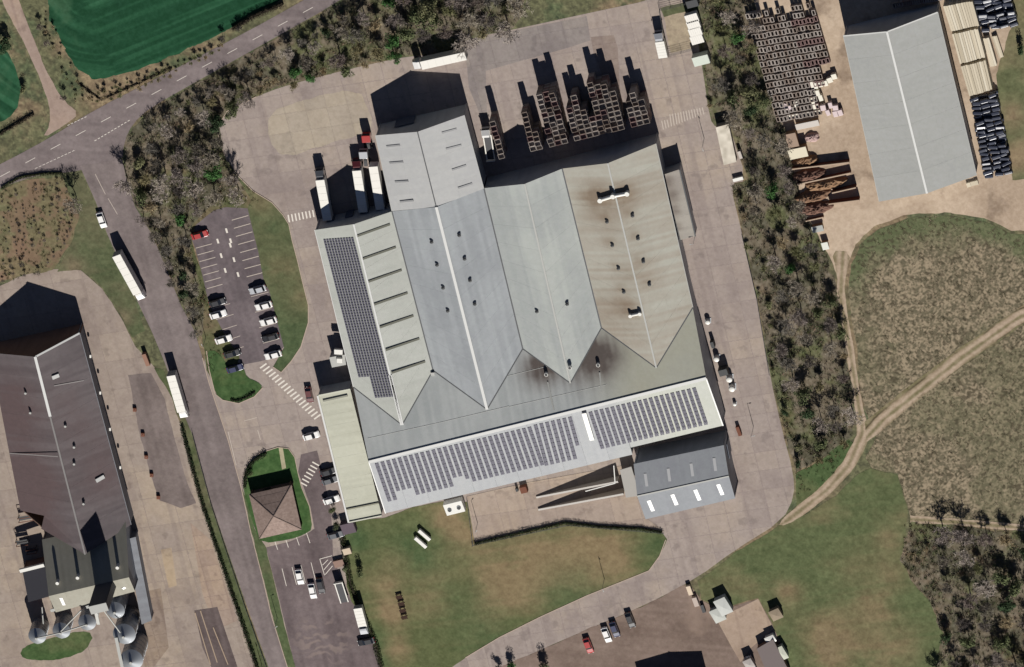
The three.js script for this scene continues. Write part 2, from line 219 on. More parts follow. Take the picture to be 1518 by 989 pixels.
// the lane-side gravel yard with its buildings, and the meadow beside it
ground('gravel_yard', [[690, 1010], [782, 972], [850, 942], [955, 898], [1012, 868], [1024, 868], [1040, 890], [1068, 905], [1124, 888], [1152, 935], [1178, 1010]], .03, (x, z) => { const f = asphalt([128, 111, 101])(x, z); return mixc(f, [152, 132, 118], sstep(.5, .75, fbm(x * .07 + 4, z * .07, 5)) * .7); }, { wob: .3 });
ground('concrete_pad', [[1062, 918], [1124, 888], [1147, 932], [1112, 962], [1098, 982], [1085, 960]], .04, concrete([170, 150, 133], 0, 1.2), {});
ground('meadow', [[1034, 862], [1092, 818], [1162, 776], [1200, 760], [1240, 735], [1270, 705], [1290, 694], [1330, 704], [1346, 760], [1336, 830], [1352, 862], [1378, 892], [1398, 940], [1386, 1010], [1176, 1010], [1150, 934], [1124, 886], [1068, 903], [1040, 888]], .036, turf([92, 101, 68], [128, 114, 86], [142, 124, 100], [[1320, 800, 6, .8], [1322, 850, 7, .7], [1170, 880, 5, 1], [1215, 935, 8, .9], [1240, 970, 9, .8], [1330, 960, 9, .8], [1300, 900, 8, .5], [1270, 840, 8, .5]]), { wob: .5, bump: .08 });
ground('meadow', [[1180, 702], [1204, 690], [1258, 652], [1268, 660], [1252, 690], [1220, 724], [1180, 752]], .036, turf([76, 94, 58], [106, 102, 72], [126, 112, 90]), { wob: .4 });
// timber merchant's yard, tracks and set-aside fields
const timberYard = [[1112, -40], [1560, -40], [1560, 345], [1500, 342], [1460, 324], [1400, 315], [1340, 319], [1296, 336], [1268, 362], [1254, 400], [1244, 412], [1232, 385], [1214, 352], [1192, 312], [1176, 255], [1150, 186], [1132, 90]];
ground('dirt_yard', timberYard, .02, dirt, { wob: .4 });
ground('grass_verge', [[1470, -40], [1560, -40], [1560, 262], [1502, 268], [1490, 200], [1476, 110], [1500, 40]], .03, turf([98, 102, 72], [136, 120, 94], [160, 138, 112], [[1500, 170, 5, 1], [1506, 230, 5, 1]]), { wob: .5 });
const lineDist = (path) => { const q = path.map(p => P(...p)); return (x, z) => { let m = 1e9; for (let i = 0; i + 1 < q.length; i++) { const a = q[i], b = q[i + 1], dx = b.x - a.x, dz = b.z - a.z, t = clamp(((x - a.x) * dx + (z - a.z) * dz) / (dx * dx + dz * dz)); m = Math.min(m, Math.hypot(x - a.x - dx * t, z - a.z - dz * t)); } return m; }; };
const fieldRim = lineDist([[1262, 400], [1280, 362], [1345, 326], [1400, 321], [1460, 330], [1510, 352]]);
const setAside = (x, z) => { const u = x * .83 + z * .56 + fbm(x * .4, z * .4, 2) * .9, v = z * .83 - x * .56 + fbm(x * .4 + 50, z * .4, 2) * .9, a = fbm(u * .75, v * .75, 4), b = noise(u * 2.3 + 5, v * 1.9), big = fbm(x * .05 + 17, z * .05 + 3); let c = mixc([104, 97, 78], [158, 143, 120], sstep(.32, .7, a * .55 + b * .45)); c = mixc(c, [102, 102, 76], sstep(.5, .36, big) * .4); c = mixc(c, [172, 154, 130], sstep(.72, .92, noise(u * 1.7 + 30, v * 1.7)) * .5); c = mixc(c, [84, 98, 64], sstep(9, 2, fieldRim(x, z) + (fbm(x * .15, z * .15) - .5) * 12) * .65); return mixc(c, [66, 60, 46], sstep(.62, .87, noise(u * 1.5 + 70, v * 1.5)) * .6); };
const fieldA = [[1262, 392], [1276, 362], [1300, 342], [1345, 324], [1400, 320], [1460, 329], [1502, 348], [1560, 352], [1560, 432], [1518, 452], [1440, 504], [1360, 566], [1288, 622], [1278, 590], [1268, 500], [1258, 440]];
const fieldB = [[1560, 470], [1518, 482], [1440, 534], [1360, 590], [1302, 640], [1284, 680], [1292, 694], [1330, 702], [1350, 764], [1420, 768], [1560, 780]];
ground('set_aside_field', fieldA, .03, setAside, { wob: .5, bump: .2, res: .18 });
ground('set_aside_field', fieldB, .03, setAside, { wob: .5, bump: .2, res: .18 });
const rutted = (path, green, edge) => { const f = lineDist(path); return (x, z) => { const d = f(x, z) + (fbm(x * .3, z * .3, 3) - .5) * .7, rut = Math.exp(-Math.pow((d - .95) / .6, 2)), mid = Math.exp(-Math.pow(d / .4, 2)); let c = mixc([158, 140, 118], [138, 124, 100], sstep(.4, .7, fbm(x * .2, z * .2))); c = mixc(c, [186, 166, 146], rut * .75); c = mixc(c, [112, 108, 76], (mid * .6 + sstep(1.7, 2.4, d) * .6) * green * (.5 + fbm(x * .5, z * .5, 3))); if (edge) c = mixc(c, [74, 66, 50], Math.exp(-Math.pow((d - edge) / .22, 2)) * .8 * sstep(.35, .6, fbm(x * .15, z * .15))); const s = speck(x, z, 18); return [c[0] + s, c[1] + s, c[2] + s]; }; };
ground('dirt_track', [[1232, 372], [1262, 372], [1254, 410], [1252, 440], [1264, 505], [1276, 590], [1288, 634], [1284, 664], [1264, 698], [1234, 730], [1200, 758], [1165, 780], [1152, 778], [1178, 752], [1212, 728], [1246, 690], [1262, 662], [1272, 640], [1266, 590], [1252, 505], [1240, 440], [1242, 405]], .044, rutted([[1250, 372], [1246, 440], [1258, 505], [1271, 590], [1279, 640], [1258, 690], [1224, 728], [1190, 754], [1158, 778]], .7, 0), { wob: .25, round: 1 });
ground('dirt_track', [[1284, 655], [1282, 626], [1330, 586], [1420, 518], [1500, 464], [1560, 436], [1560, 462], [1508, 484], [1425, 543], [1345, 606], [1300, 645]], .048, rutted([[1284, 650], [1310, 622], [1425, 531], [1508, 472], [1560, 448]], 1, 2.1), { wob: .25 });
ground('dirt_track', [[1350, 764], [1420, 769], [1540, 780], [1540, 790], [1420, 779], [1350, 775]], .048, rutted([[1350, 770], [1420, 774], [1540, 785]], 1, 0), { wob: .3 });
ground('worn_concrete', [[398, 168], [440, 150], [530, 130], [552, 170], [548, 196], [480, 215], [420, 236], [396, 205]], .03, concrete([174, 162, 146], 6, .6), { wob: .6, round: 1 });
ground('compound_floor', [[984, 24], [1026, 14], [1034, 70], [994, 79]], .032, turf([150, 138, 116], [174, 158, 136], [180, 164, 142], null, 1.5), { wob: .3 });
ground('grass_patch', [[979, 12], [1038, -2], [1040, 12], [984, 25]], .036, turf([80, 92, 62], [110, 104, 80], [130, 114, 94]), { wob: .3 });
ground('garden_path', [[413, 664], [419, 663], [424, 694], [418, 696]], .112, concrete([178, 170, 140], 0), {});
for (const p of [[[289, 908], [312, 985]], [[297, 905], [322, 982]], [[316, 930], [338, 985]]]) structure(new THREE.Mesh(strip(p, .3, .14, .03), mat([172, 152, 132], .9)), 'kerb');

// kerbs, real steps of pale concrete
const kerbMat = mat([186, 168, 152], .9);
for (const path of [verge.slice(0, 14), island.slice(6).concat([island[0]]), plot.slice(0, 10), [[300, 530], [309, 565], [338, 652], [358, 725], [372, 790], [390, 860], [403, 915], [432, 1008]], [[987, 800], [978, 824], [962, 846], [870, 883], [800, 915], [740, 945], [690, 975]], [[337, 240], [326, 210], [322, 190], [336, 165], [380, 143]]])
  structure(new THREE.Mesh(strip(path, .22, .13, .03), kerbMat), 'kerb');

// painted markings
for (let i = 0; i < 13; i++) { const t = i * .078, a = [lerp(0, 480, t), lerp(262, 2, t)], k = .03; stripe(mainRoad, 'lane_dash', a, [a[0] + 480 * k, a[1] - 260 * k], .14, .042); }
for (let i = 0; i < 11; i++) { const t = i / 11; stripe(mainRoad, 'give_way_dash', [lerp(140, 194, t), lerp(209, 177, t)], [lerp(140, 194, t + .055), lerp(209, 177, t + .055)], .18, .042); stripe(mainRoad, 'give_way_dash', [lerp(52, 112, t), lerp(250, 222, t)], [lerp(52, 112, t + .06), lerp(250, 222, t + .06)], .14, .042); }
for (let i = 0; i < 6; i++) stripe(mainRoad, 'give_way_dash', [lerp(100, 130, i / 6), lerp(186, 172, i / 6)], [lerp(100, 130, i / 6 + .1), lerp(186, 172, i / 6 + .1)], .16, .042);
stripe(sideRoad, 'lane_dash', [141, 258], [156, 288], .16, .05, paintWorn); stripe(sideRoad, 'lane_dash', [160, 294], [174, 318], .16, .05, paintWorn);
for (const [a, b] of [[[309, 566], [338, 652]], [[338, 653], [358, 724]]]) stripe(sideRoad, 'edge_line', a, b, .16, .05);
for (let i = 0; i < 8; i++) stripe(carPark, 'bay_line', [343.5 + i * 3.15, 326.5 + i * 12], [368 + i * 3.05, 319.5 + i * 12.1], .22, .074, paintWorn);
for (let i = 0; i < 7; i++) stripe(carPark, 'bay_line', [290 + i * 2.8, 368 + i * 10], [314 + i * 2.6, 361.5 + i * 10], .2, .074, paintWorn);
for (let i = 0; i < 5; i++) { stripe(carPark, 'bay_line', [314 + i * 6, 458 + i * 16], [341 + i * 5, 450 + i * 16], .16, .074, paintWorn); stripe(carPark, 'bay_line', [372 + i * 6, 440 + i * 23], [398 + i * 5.6, 433 + i * 23], .16, .074, paintWorn); }
for (const [x, y] of [[336, 342], [342, 357], [341.5, 363.5], [328, 379], [347, 385], [334, 401], [353, 407], [323, 357.5]]) { stripe(carPark, 'arrow_marking', [x - 1.2, y - 3.4], [x + .8, y + 3.4], .55, .074); }
for (let i = 0; i < 8; i++) stripe(yard, 'crossing_bar', [427 + i * 5.2, 318.5 - i * 1], [429 + i * 5.2, 329.5 - i * 1.1], .4, .032);
for (let i = 0; i < 16; i++) { const l = i < 3 ? 6 : 13; stripe(yard, 'crossing_bar', [981 + i * 4, 185 - l - i * .85], [983.5 + i * 4, 192 - i * 1.5], .3, .032, paintWorn); }
for (let i = 0; i < 19; i++) { const x = 390 + i * 4.45, y = 543 + i * 4.2; stripe(yard, 'crossing_bar', [x - 4.5, y + 3], [x + 5, y - 4], .45, .032); }
for (let i = 0; i < 7; i++) { const x = 451 + i * 3, y = 716 - i * 5; stripe(lowerPark, 'crossing_bar', [x - 6, y - 1], [x + 4, y + 4.5], .42, .052); }
for (const [a, b] of [[[362, 624], [381, 619]], [[382, 638], [386, 652]], [[338, 640], [350, 690]]]) stripe(yard, 'edge_line', a, b, .2, .034, paintWorn);
for (let i = 0; i < 4; i++) stripe(lowerPark, 'bay_line', [406 + i * 16, 798.5 - i * 3], [411.5 + i * 16, 815 - i * 3.2], .18, .052);
for (const [x, y] of [[418, 843], [433, 841], [461, 834], [446, 838]]) stripe(lowerPark, 'bay_line', [x, y], [x + 6.5, y + 26], .16, .052);
for (const [a, b] of [[[474, 829], [492, 824]], [[474, 829], [481, 853]], [[478, 838], [486, 830]], [[480, 845], [491, 832]], [[482, 852], [493, 839]]]) stripe(lowerPark, 'hatch_line', a, b, .18, .052);

// ---------------------------------------------------------------- buildings
const hE = 7.25;
const grain = (() => { const n = 128, d = new Uint8Array(n * n * 4); for (let j = 0; j < n; j++) for (let i = 0; i < n; i++) { const v = 214 + 30 * fbm(i * .08, j * .02, 3) + 12 * hsh(i, j), o = (j * n + i) * 4; d[o] = d[o + 1] = d[o + 2] = Math.min(255, v); d[o + 3] = 255; } const t = new THREE.DataTexture(d, n, n); t.colorSpace = THREE.SRGBColorSpace; t.wrapS = t.wrapT = THREE.RepeatWrapping; t.magFilter = THREE.LinearFilter; t.needsUpdate = true; return t; })();
const clad = (r, g, b, rough = .6) => mat([r, g, b], rough, { map: grain });
const M = { wall: clad(202, 204, 204), wallDark: clad(128, 134, 144), brick: clad(150, 120, 104, .9), gutter: mat([78, 80, 82], .7), cap: mat([214, 214, 210], .5), capGrey: mat([176, 176, 170], .6), white: mat([236, 234, 226], .45), dark: mat([48, 50, 52], .7), black: mat([26, 26, 28], .6), steel: mat([168, 172, 176], .4, { metalness: .6 }), panel: mat([88, 86, 100], .75), rooflight: mat([150, 152, 140], .3), rooflightBright: mat([252, 250, 246], .35), rooflightDark: mat([98, 98, 84], .4), door: mat([92, 100, 116], .6), timber: mat([170, 140, 108], .9), rust: mat([124, 82, 66], .9) };

// weathered sheet roofing: streaks run down the slope (acrossRidge) or along it
function weathered(base, stain, amount, o = {}) { const spots = o.spots ? blot(o.spots) : null, dirt2 = o.soot || [92, 80, 66], tint = o.tint;
  return (x, z) => { const a = along(x, z), b = across(x, z), s = o.flip ? noise(b * 1.1, a * .06) : noise(a * 1.1, b * .06), f = fbm(a * .07 + (o.seed || 0), b * .07, 5);
    let c = mixc(base, stain, clamp((s * .5 + f - .55) * amount)); if (tint) c = mixc(c, tint[0], sstep(tint[1], tint[2], b) * (.6 + .5 * fbm(x * .1, z * .1)));
    if (o.bands) c = mixc(c, stain, (hsh(Math.floor(b / 5.2) + 80, 4) - .3) * o.bands);
    if (spots) c = mixc(c, dirt2, clamp(spots(x, z) * (.35 + .55 * s + .5 * fbm(x * .5, z * .5, 3)))); const t = speck(x, z, 5); return [c[0] + t, c[1] + t, c[2] + t]; }; }
function roofMats(pts, fn, rough = .9) { const box = boundsOf(pts, .6), t = groundTexture(fn, ...box, .2); const m = [1, .985, 1.012].map(k => new THREE.MeshStandardMaterial({ map: t, color: new THREE.Color(k, k, k), roughness: rough })); m.box = box; return m; }
function slope(g, q, n, k, mats, seed) {      // a roof slope of overlapping sheets: q = eave, ridge, ridge, eave
  const r = seeded(seed), at = (u, v) => q[0].clone().lerp(q[3], u).lerp(q[1].clone().lerp(q[2], u), v);
  for (let i = 0; i < n; i++) for (let j = 0; j < k; j++) { const lift = r() * .006, e = .0002, pts = [at(i / n + e, j / k + e), at(i / n + e, (j + 1) / k - e), at((i + 1) / n - e, (j + 1) / k - e), at((i + 1) / n - e, j / k + e)]; pts.forEach(p => p.y += lift);
    part(g, 'roof_sheet', prism(pts, DOWN(.12), mats.box), mats[Math.floor(r() * 3)]); }
}
function wall(g, tops, m = M.wall, inset = .25, name = 'wall', y0 = 0) {   // a wall below a roof edge; tops run along it
  const c = g.userData.middle, a = tops[0], b = tops[tops.length - 1], n = new V3(-(b.z - a.z), 0, b.x - a.x).normalize(); if (n.dot(c.clone().sub(a)) < 0) n.negate();
  const s = n.clone().multiplyScalar(inset), pts = tops.map(p => p.clone().add(s).add(DOWN(.16))), low = [b, a].map(p => p.clone().add(s).setY(y0));
  return part(g, name, prism([...pts, ...low], n.clone().multiplyScalar(.25)), m);
}
const capLine = (g, a, b, w, m, name = 'ridge_cap', lift = .02, h = .1) => part(g, name, bar(a.clone().add(new V3(0, lift, 0)), b.clone().add(new V3(0, lift, 0)), w, h), m);
function flush(g, name, a, b, w, plane, m, lift = .03, h = .06) { const p = onPlane(...a, ...plane), q = onPlane(...b, ...plane); return capLine(g, p, q, w, m, name, lift, h); }
function building(name, label, mid, category = 'building') { const g = thing(name, label, category, mid.clone().setY(0)); g.userData.middle = mid.clone().setY(0); return g; }
function done(g) { delete g.userData.middle; return g; }
function door(g, a, b, h, out, m = M.door, y0 = .02) { const d = b.clone().sub(a).setY(0).normalize(), n = new V3(d.z, 0, -d.x).multiplyScalar(out); return part(g, 'door', prism([a.clone().setY(y0), b.clone().setY(y0), b.clone().setY(h), a.clone().setY(h)].map(p => p.add(n)), n.clone().normalize().multiplyScalar(-.12)), m); }

// ---- the factory: four parallel halls running into a cross hall
{
  const rW = P(546.8, 685, 12.9), rE = P(1047, 561, 12.9), j2 = P(775, 517, hE), pl = [rW, rE, j2], on = (x, y) => onPlane(x, y, ...pl);
  const J = [on(524, 574), on(642, 549), j2, on(891.6, 486), on(1027, 456)], apex = [on(596, 630), on(722, 607), on(845.5, 568), on(973, 545.4)];
  const N = [P(466.6, 341, hE), P(581, 313.4, hE), P(717.5, 279, hE), P(833.5, 250, hE), P(972, 213, hE)];
  const R = [[524.3, 332.4], [646.8, 307], [777.7, 272.7], [901, 242]].map((p, i) => P(...p, apex[i].y));
  const sw = P(571.5, 761, 8), se = P(1072, 631, 8);
  const g = building('factory', 'large grey metal-roofed factory of four halls joined by a cross hall with solar arrays', P(780, 480), 'factory');
  const vents = [[640, 357], [648, 391], [657, 425], [664, 459], [681, 347], [689, 382], [697, 414], [704, 449], [796, 460], [841, 449], [900, 327], [908, 362], [917, 396], [925, 431], [938, 318], [946, 352], [954, 386], [963, 420]];
  const brown = vents.slice(10).map(([x, y]) => [x, y - 28, 2.2, .4]), fn = [
    weathered([187, 189, 181], [174, 176, 168], 1.2), weathered([164, 168, 170], [150, 154, 157], 2.2, { seed: 9, flip: 1 }),
    weathered([178, 182, 177], [162, 166, 164], 1.6, { seed: 4, bands: .8, flip: 1 }),
    weathered([178, 176, 164], [163, 154, 140], 1.7, { seed: 14, spots: [...brown, [893, 268, 5, .9], [930, 262, 5, .9], [880, 275, 6, .5], [935, 432, 4, .8], [905, 440, 9, .45], [945, 375, 8, .4], [915, 300, 10, .3]], soot: [132, 116, 98] })];
  for (let i = 0; i < 4; i++) {
    const m = roofMats([N[i], N[i + 1], J[i], J[i + 1], apex[i], R[i]], fn[i]);
    slope(g, [N[i], R[i], apex[i], J[i]], 9, 2, m, 40 + i); slope(g, [N[i + 1], R[i], apex[i], J[i + 1]], 9, 2, m, 50 + i);
    capLine(g, R[i], apex[i], [.5, .8, .45, .45][i], [M.cap, M.cap, M.capGrey, M.capGrey][i]);
    if (i) capLine(g, N[i], J[i], .75, M.gutter, 'valley_gutter', .0, .06);
    capLine(g, J[i], apex[i], .34, M.gutter, 'valley_gutter', .0, .05); capLine(g, J[i + 1], apex[i], .34, M.gutter, 'valley_gutter', .0, .05);
    if (i !== 1) wall(g, [N[i], R[i], N[i + 1]], M.wall, .3, 'gable_wall');
  }
  capLine(g, apex[0].clone().lerp(R[0], .25), apex[0], 1, M.cap);
  const soot = [[812, 520, 5, 1], [845, 512, 4.5, .8], [885, 508, 6, .95], [905, 500, 7, .7], [800, 528, 6, .6], [865, 520, 8, .5]];
  const mN = roofMats([rW, rE, ...J], weathered([194, 197, 194], [178, 182, 180], 1.8, { flip: 1, spots: soot, soot: [96, 86, 80], tint: [[186, 184, 164], across(P(850, 560).x, P(850, 560).z), across(P(960, 520).x, P(960, 520).z)] }));
  part(g, 'roof_slope', prism([rW, rE, J[4], apex[3], J[3], apex[2], J[2], apex[1], J[1], apex[0], J[0]], DOWN(.12), mN.box), mN[0]);
  for (const [a, b] of [[[545, 650], [650, 627]], [[650, 627], [755, 602]], [[755, 603], [900, 570]], [[742, 560], [812, 543]]]) flush(g, 'sheet_lap', a, b, .1, pl, M.capGrey, .01, .03);
  const mS = roofMats([rW, rE, sw, se], weathered([174, 176, 177], [164, 166, 169], 1.2, { flip: 1, seed: 30, tint: [[190, 192, 180], across(P(900, 640).x, P(900, 640).z), across(P(1010, 620).x, P(1010, 620).z)] }));
  const notch = P(933.7, 664, 8), notch2 = P(937.7, 674, 7.8), plS = [rW, rE, sw];
  slope(g, [sw, rW, rE.clone().lerp(rW, .265), notch2], 11, 1, mS, 61); slope(g, [notch, rE.clone().lerp(rW, .265), rE, se], 4, 1, mS, 62);
  capLine(g, rW, rE, .9, M.cap); capLine(g, rW, sw, .3, M.cap, 'verge_trim'); capLine(g, rE, se, .35, M.cap, 'verge_trim');
  wall(g, [N[0], J[0]], M.wall); wall(g, [N[4], J[4]], M.wall); wall(g, [J[4], rE, se], M.wall, .3, 'gable_wall'); wall(g, [J[0], rW, sw], M.wall, .3, 'gable_wall'); wall(g, [sw, notch2], M.wall); wall(g, [notch, se], M.wall);
  capLine(g, N[4], J[4], .3, M.capGrey, 'eaves_gutter', -.1); capLine(g, N[0], J[0], .3, M.cap, 'eaves_gutter', -.1);
  // rooflights on the west hall
  for (let k = 0; k < 7; k++) flush(g, 'rooflight', [529 + k * 8.55, 350 + k * 33.8], [578 + k * 8.7, 332.4 + k * 33.9], .62, [N[1], R[0], J[1]], M.rooflightDark, .0, .16);
  // solar panels: one mesh to each row
  const quadOn = (plane, o, u, v, a0, a1, b0, b1) => [[a0, b0], [a1, b0], [a1, b1], [a0, b1]].map(([a, b]) => onPlane(o[0] + u[0] * a + v[0] * b, o[1] + u[1] * a + v[1] * b, ...plane).add(new V3(0, .16, 0)));
  const atA = (u, v) => N[0].clone().lerp(J[0], u).lerp(R[0].clone().lerp(apex[0], u), v);
  for (let k = 0; k < 30; k++) { const left = 479 + 2.02 * k, top = 354.5 + 7.9 * k, n0 = k < 26 ? 0 : 4, list = [], u = (top - 338) / 250, plA = [atA(u - .02, 0), atA(u, 1), atA(u + .03, 0)];
    for (let c = n0; c < 11; c++) for (const s of [0, 1]) list.push(prism(quadOn(plA, [left, top], [4.1, -.28], [2, 7.9], c + .08, c + .9, s * .5 + .05, s * .5 + .41), DOWN(.05)));
    part(g, 'solar_panel_row', mergeGeometries(list), M.panel); }
  const strips = (x0, y0, x1, y1, n, vx, vy, len) => { for (let k = 0; k < n; k++) { const o = [lerp(x0, x1, k / (n - 1)), lerp(y0, y1, k / (n - 1))], [f0, f1] = len(k), list = []; for (let c = 0; c < 10; c++) if ((c + .5) / 10 > f0 && (c + .5) / 10 < f1) list.push(prism(quadOn(plS, o, [5.3, -1.2], [vx, vy], 0, .47, c / 10 + .006, (c + 1) / 10 - .006), DOWN(.05)), prism(quadOn(plS, o, [5.3, -1.2], [vx, vy], .53, 1, c / 10 + .006, (c + 1) / 10 - .006), DOWN(.05)));
    part(g, 'solar_panel_row', mergeGeometries(list), M.panel); } };
  strips(555.5, 687, 782, 633.5, 28, 19.8, 57, k => k < 2 ? [0, 1] : k < 5 ? [0, .8] : k < 12 ? [0, .98] : k < 14 ? [0, .8] : k === 14 ? [0, .9] : [0, 1]);
  strips(791, 630, 842, 618.5, 7, 17, 61, k => k === 6 ? [0, .7] : [0, 1]);
  strips(872.5, 611, 1026, 575.5, 20, 18.5, 55, () => [0, 1]);
  // vents, stacks and ducts
  const cowl = (x, y, plane) => { const p = onPlane(x, y, ...plane), o = part(g, 'roof_vent', new THREE.CylinderGeometry(.4, .46, .5, 12).translate(p.x, p.y + .2, p.z), M.white); part(o, 'vent_shade_cap', new THREE.ConeGeometry(.55, .26, 14).translate(p.x, p.y + .6, p.z), M.dark); };  // dark cap colour paints in the shaded north side of the vent
  vents.forEach(([x, y], i) => { const h = i < 8 ? 1 : i < 10 ? 2 : 3, w = [0, 1, 2, 3].includes(i) || i === 8 || (i > 9 && i < 14); cowl(x, y + 1, w ? [N[h], R[h], J[h]] : [N[h + 1], R[h], J[h + 1]]); });
  for (const [x, y, plane, h] of [[810, 554, pl, .8], [845, 544, [N[2], R[2], apex[2]], .8], [887, 540, pl, .8]]) { const p = onPlane(x, y, ...plane), o = part(g, 'flue_stack', pole(p.clone().add(DOWN(.2)), p.clone().add(new V3(0, h, 0)), .55, .55, 16), M.white); part(o, 'flue_mouth', new THREE.CylinderGeometry(.42, .42, .06, 16).translate(p.x, p.y + h + .02, p.z), M.black); }
  for (const [a, b] of [[[812, 566], [821, 608]], [[889, 552], [892, 582]]]) flush(g, 'cable_tray', a, b, .4, pl, M.capGrey, .04, .12);
  const duct = (a, b, pa, pb, r) => { const p = onPlane(...a, ...pa).add(new V3(0, .7, 0)), q = onPlane(...b, ...pb).add(new V3(0, .7, 0)), o = part(g, 'roof_duct', pole(p, q, r, r, 12), M.white); for (const e of [p, q]) part(o, 'duct_cowl', new THREE.CylinderGeometry(r * 1.25, r * 1.25, 1.5, 14).translate(e.x, e.y - .1, e.z), M.white); };
  duct([890, 295], [909, 289], [N[3], R[3], J[3]], [R[3], apex[3], J[3]], .55); duct([909, 289], [930, 285], [N[4], R[3], J[4]], [N[4], R[3], J[4]], .55); duct([935, 466], [949, 463], [N[3], R[3], J[3]], [N[3], R[3], J[3]], .42);
  flush(g, 'roof_duct', [866, 610], [878, 650], 1.3, plS, M.white, .1, .8);
  flush(g, 'access_ladder', [641.5, 552], [642, 556], 1.1, pl, M.white, .05, .5);
  for (const t of [.18, .42, .62, .85]) door(g, N[0].clone().lerp(N[1], t - .05), N[0].clone().lerp(N[1], t + .05), 4.2, .1);
  for (let k = 0; k < 6; k++) { const t = .12 + k * .15; part(g, 'downpipe', bar(N[4].clone().lerp(J[4], t).setY(.05), N[4].clone().lerp(J[4], t).add(DOWN(.2)), .14, .14), M.capGrey); }
  done(g);
}
// ---- gabled buildings
function gable(name, label, o) {
  const { nw, rn, ne, sw, rs, se, he, hr } = o, p = { nw: P(...nw, he), ne: P(...ne, he), rn: P(...rn, hr), sw: P(...sw, he), se: P(...se, he), rs: P(...rs, hr) };
  const mid = p.nw.clone().add(p.ne).add(p.sw).add(p.se).multiplyScalar(.25), g = building(name, label, mid, o.category || 'building');
  const cover = roofMats(Object.values(p), o.cover, o.rough);
  slope(g, [p.nw, p.rn, p.rs, p.sw], o.n || 6, o.k || 2, cover, o.seed || 3); slope(g, [p.ne, p.rn, p.rs, p.se], o.n || 6, o.k || 2, cover, (o.seed || 3) + 1);
  const w = o.wall || M.wall; wall(g, [p.nw, p.rn, p.ne], w, .3, 'gable_wall'); wall(g, [p.sw, p.rs, p.se], w, .3, 'gable_wall'); wall(g, [p.nw, p.sw], w); wall(g, [p.ne, p.se], w);
  capLine(g, p.rn, p.rs, o.cap || .5, o.capMat || M.cap); capLine(g, p.ne, p.se, .25, M.capGrey, 'eaves_gutter', -.1); capLine(g, p.nw, p.sw, .25, M.capGrey, 'eaves_gutter', -.1);
  return [g, p];
}
{ const [g, p] = gable('warehouse', 'pale grey pitched-roof warehouse joined to the north end of the factory', { nw: [556.6, 200.7], rn: [618.9, 195.4], ne: [688, 170.7], sw: [581, 313], rs: [646.8, 307], se: [717, 279.6], he: 7.5, hr: 11, cover: weathered([186, 186, 184], [176, 176, 176], .9), n: 5, capMat: M.gutter, cap: .3 });
  const W = [p.nw, p.rn, p.sw], E = [p.ne, p.rn, p.se];
  for (const [a, b] of [[[573, 217], [593, 215]], [[577.5, 241.5], [598, 240]], [[585.6, 269.5], [605.6, 268.5]], [[593, 299], [613, 297]]]) flush(g, 'rooflight', a, b, .52, W, mat([152, 152, 152], .4), 0, .12);
  for (const [a, b] of [[[655, 197], [677, 191]], [[661, 221], [684, 215]], [[670, 252], [691, 245]], [[679, 279], [700, 272]]]) flush(g, 'rooflight', a, b, .52, E, mat([152, 152, 152], .4), 0, .12);
  door(g, p.nw.clone().lerp(p.ne, .2), p.nw.clone().lerp(p.ne, .42), 5, -.05); done(g); }
{ const [g, p] = gable('timber_barn', 'plain pale grey gabled barn beside the stacked sawn timber', { nw: [1250.5, 53], rn: [1315, 47], ne: [1390, 18], sw: [1303.6, 299], rs: [1374.4, 286.7], se: [1447.7, 260], he: 6.6, hr: 10.4, cover: weathered([170, 171, 167], [160, 161, 158], .8, { seed: 77 }), n: 7, seed: 90, category: 'barn', cap: .6, wall: M.wall });
  capLine(g, p.nw, p.rn, .35, M.cap, 'verge_trim'); capLine(g, p.rn, p.ne, .35, M.cap, 'verge_trim');
  for (let k = 0; k < 12; k++) part(g, 'wall_rib', bar(p.ne.clone().lerp(p.se, .04 + k * .083).setY(.02), p.ne.clone().lerp(p.se, .04 + k * .083).add(DOWN(.3)), .16, .16), M.capGrey); done(g); }
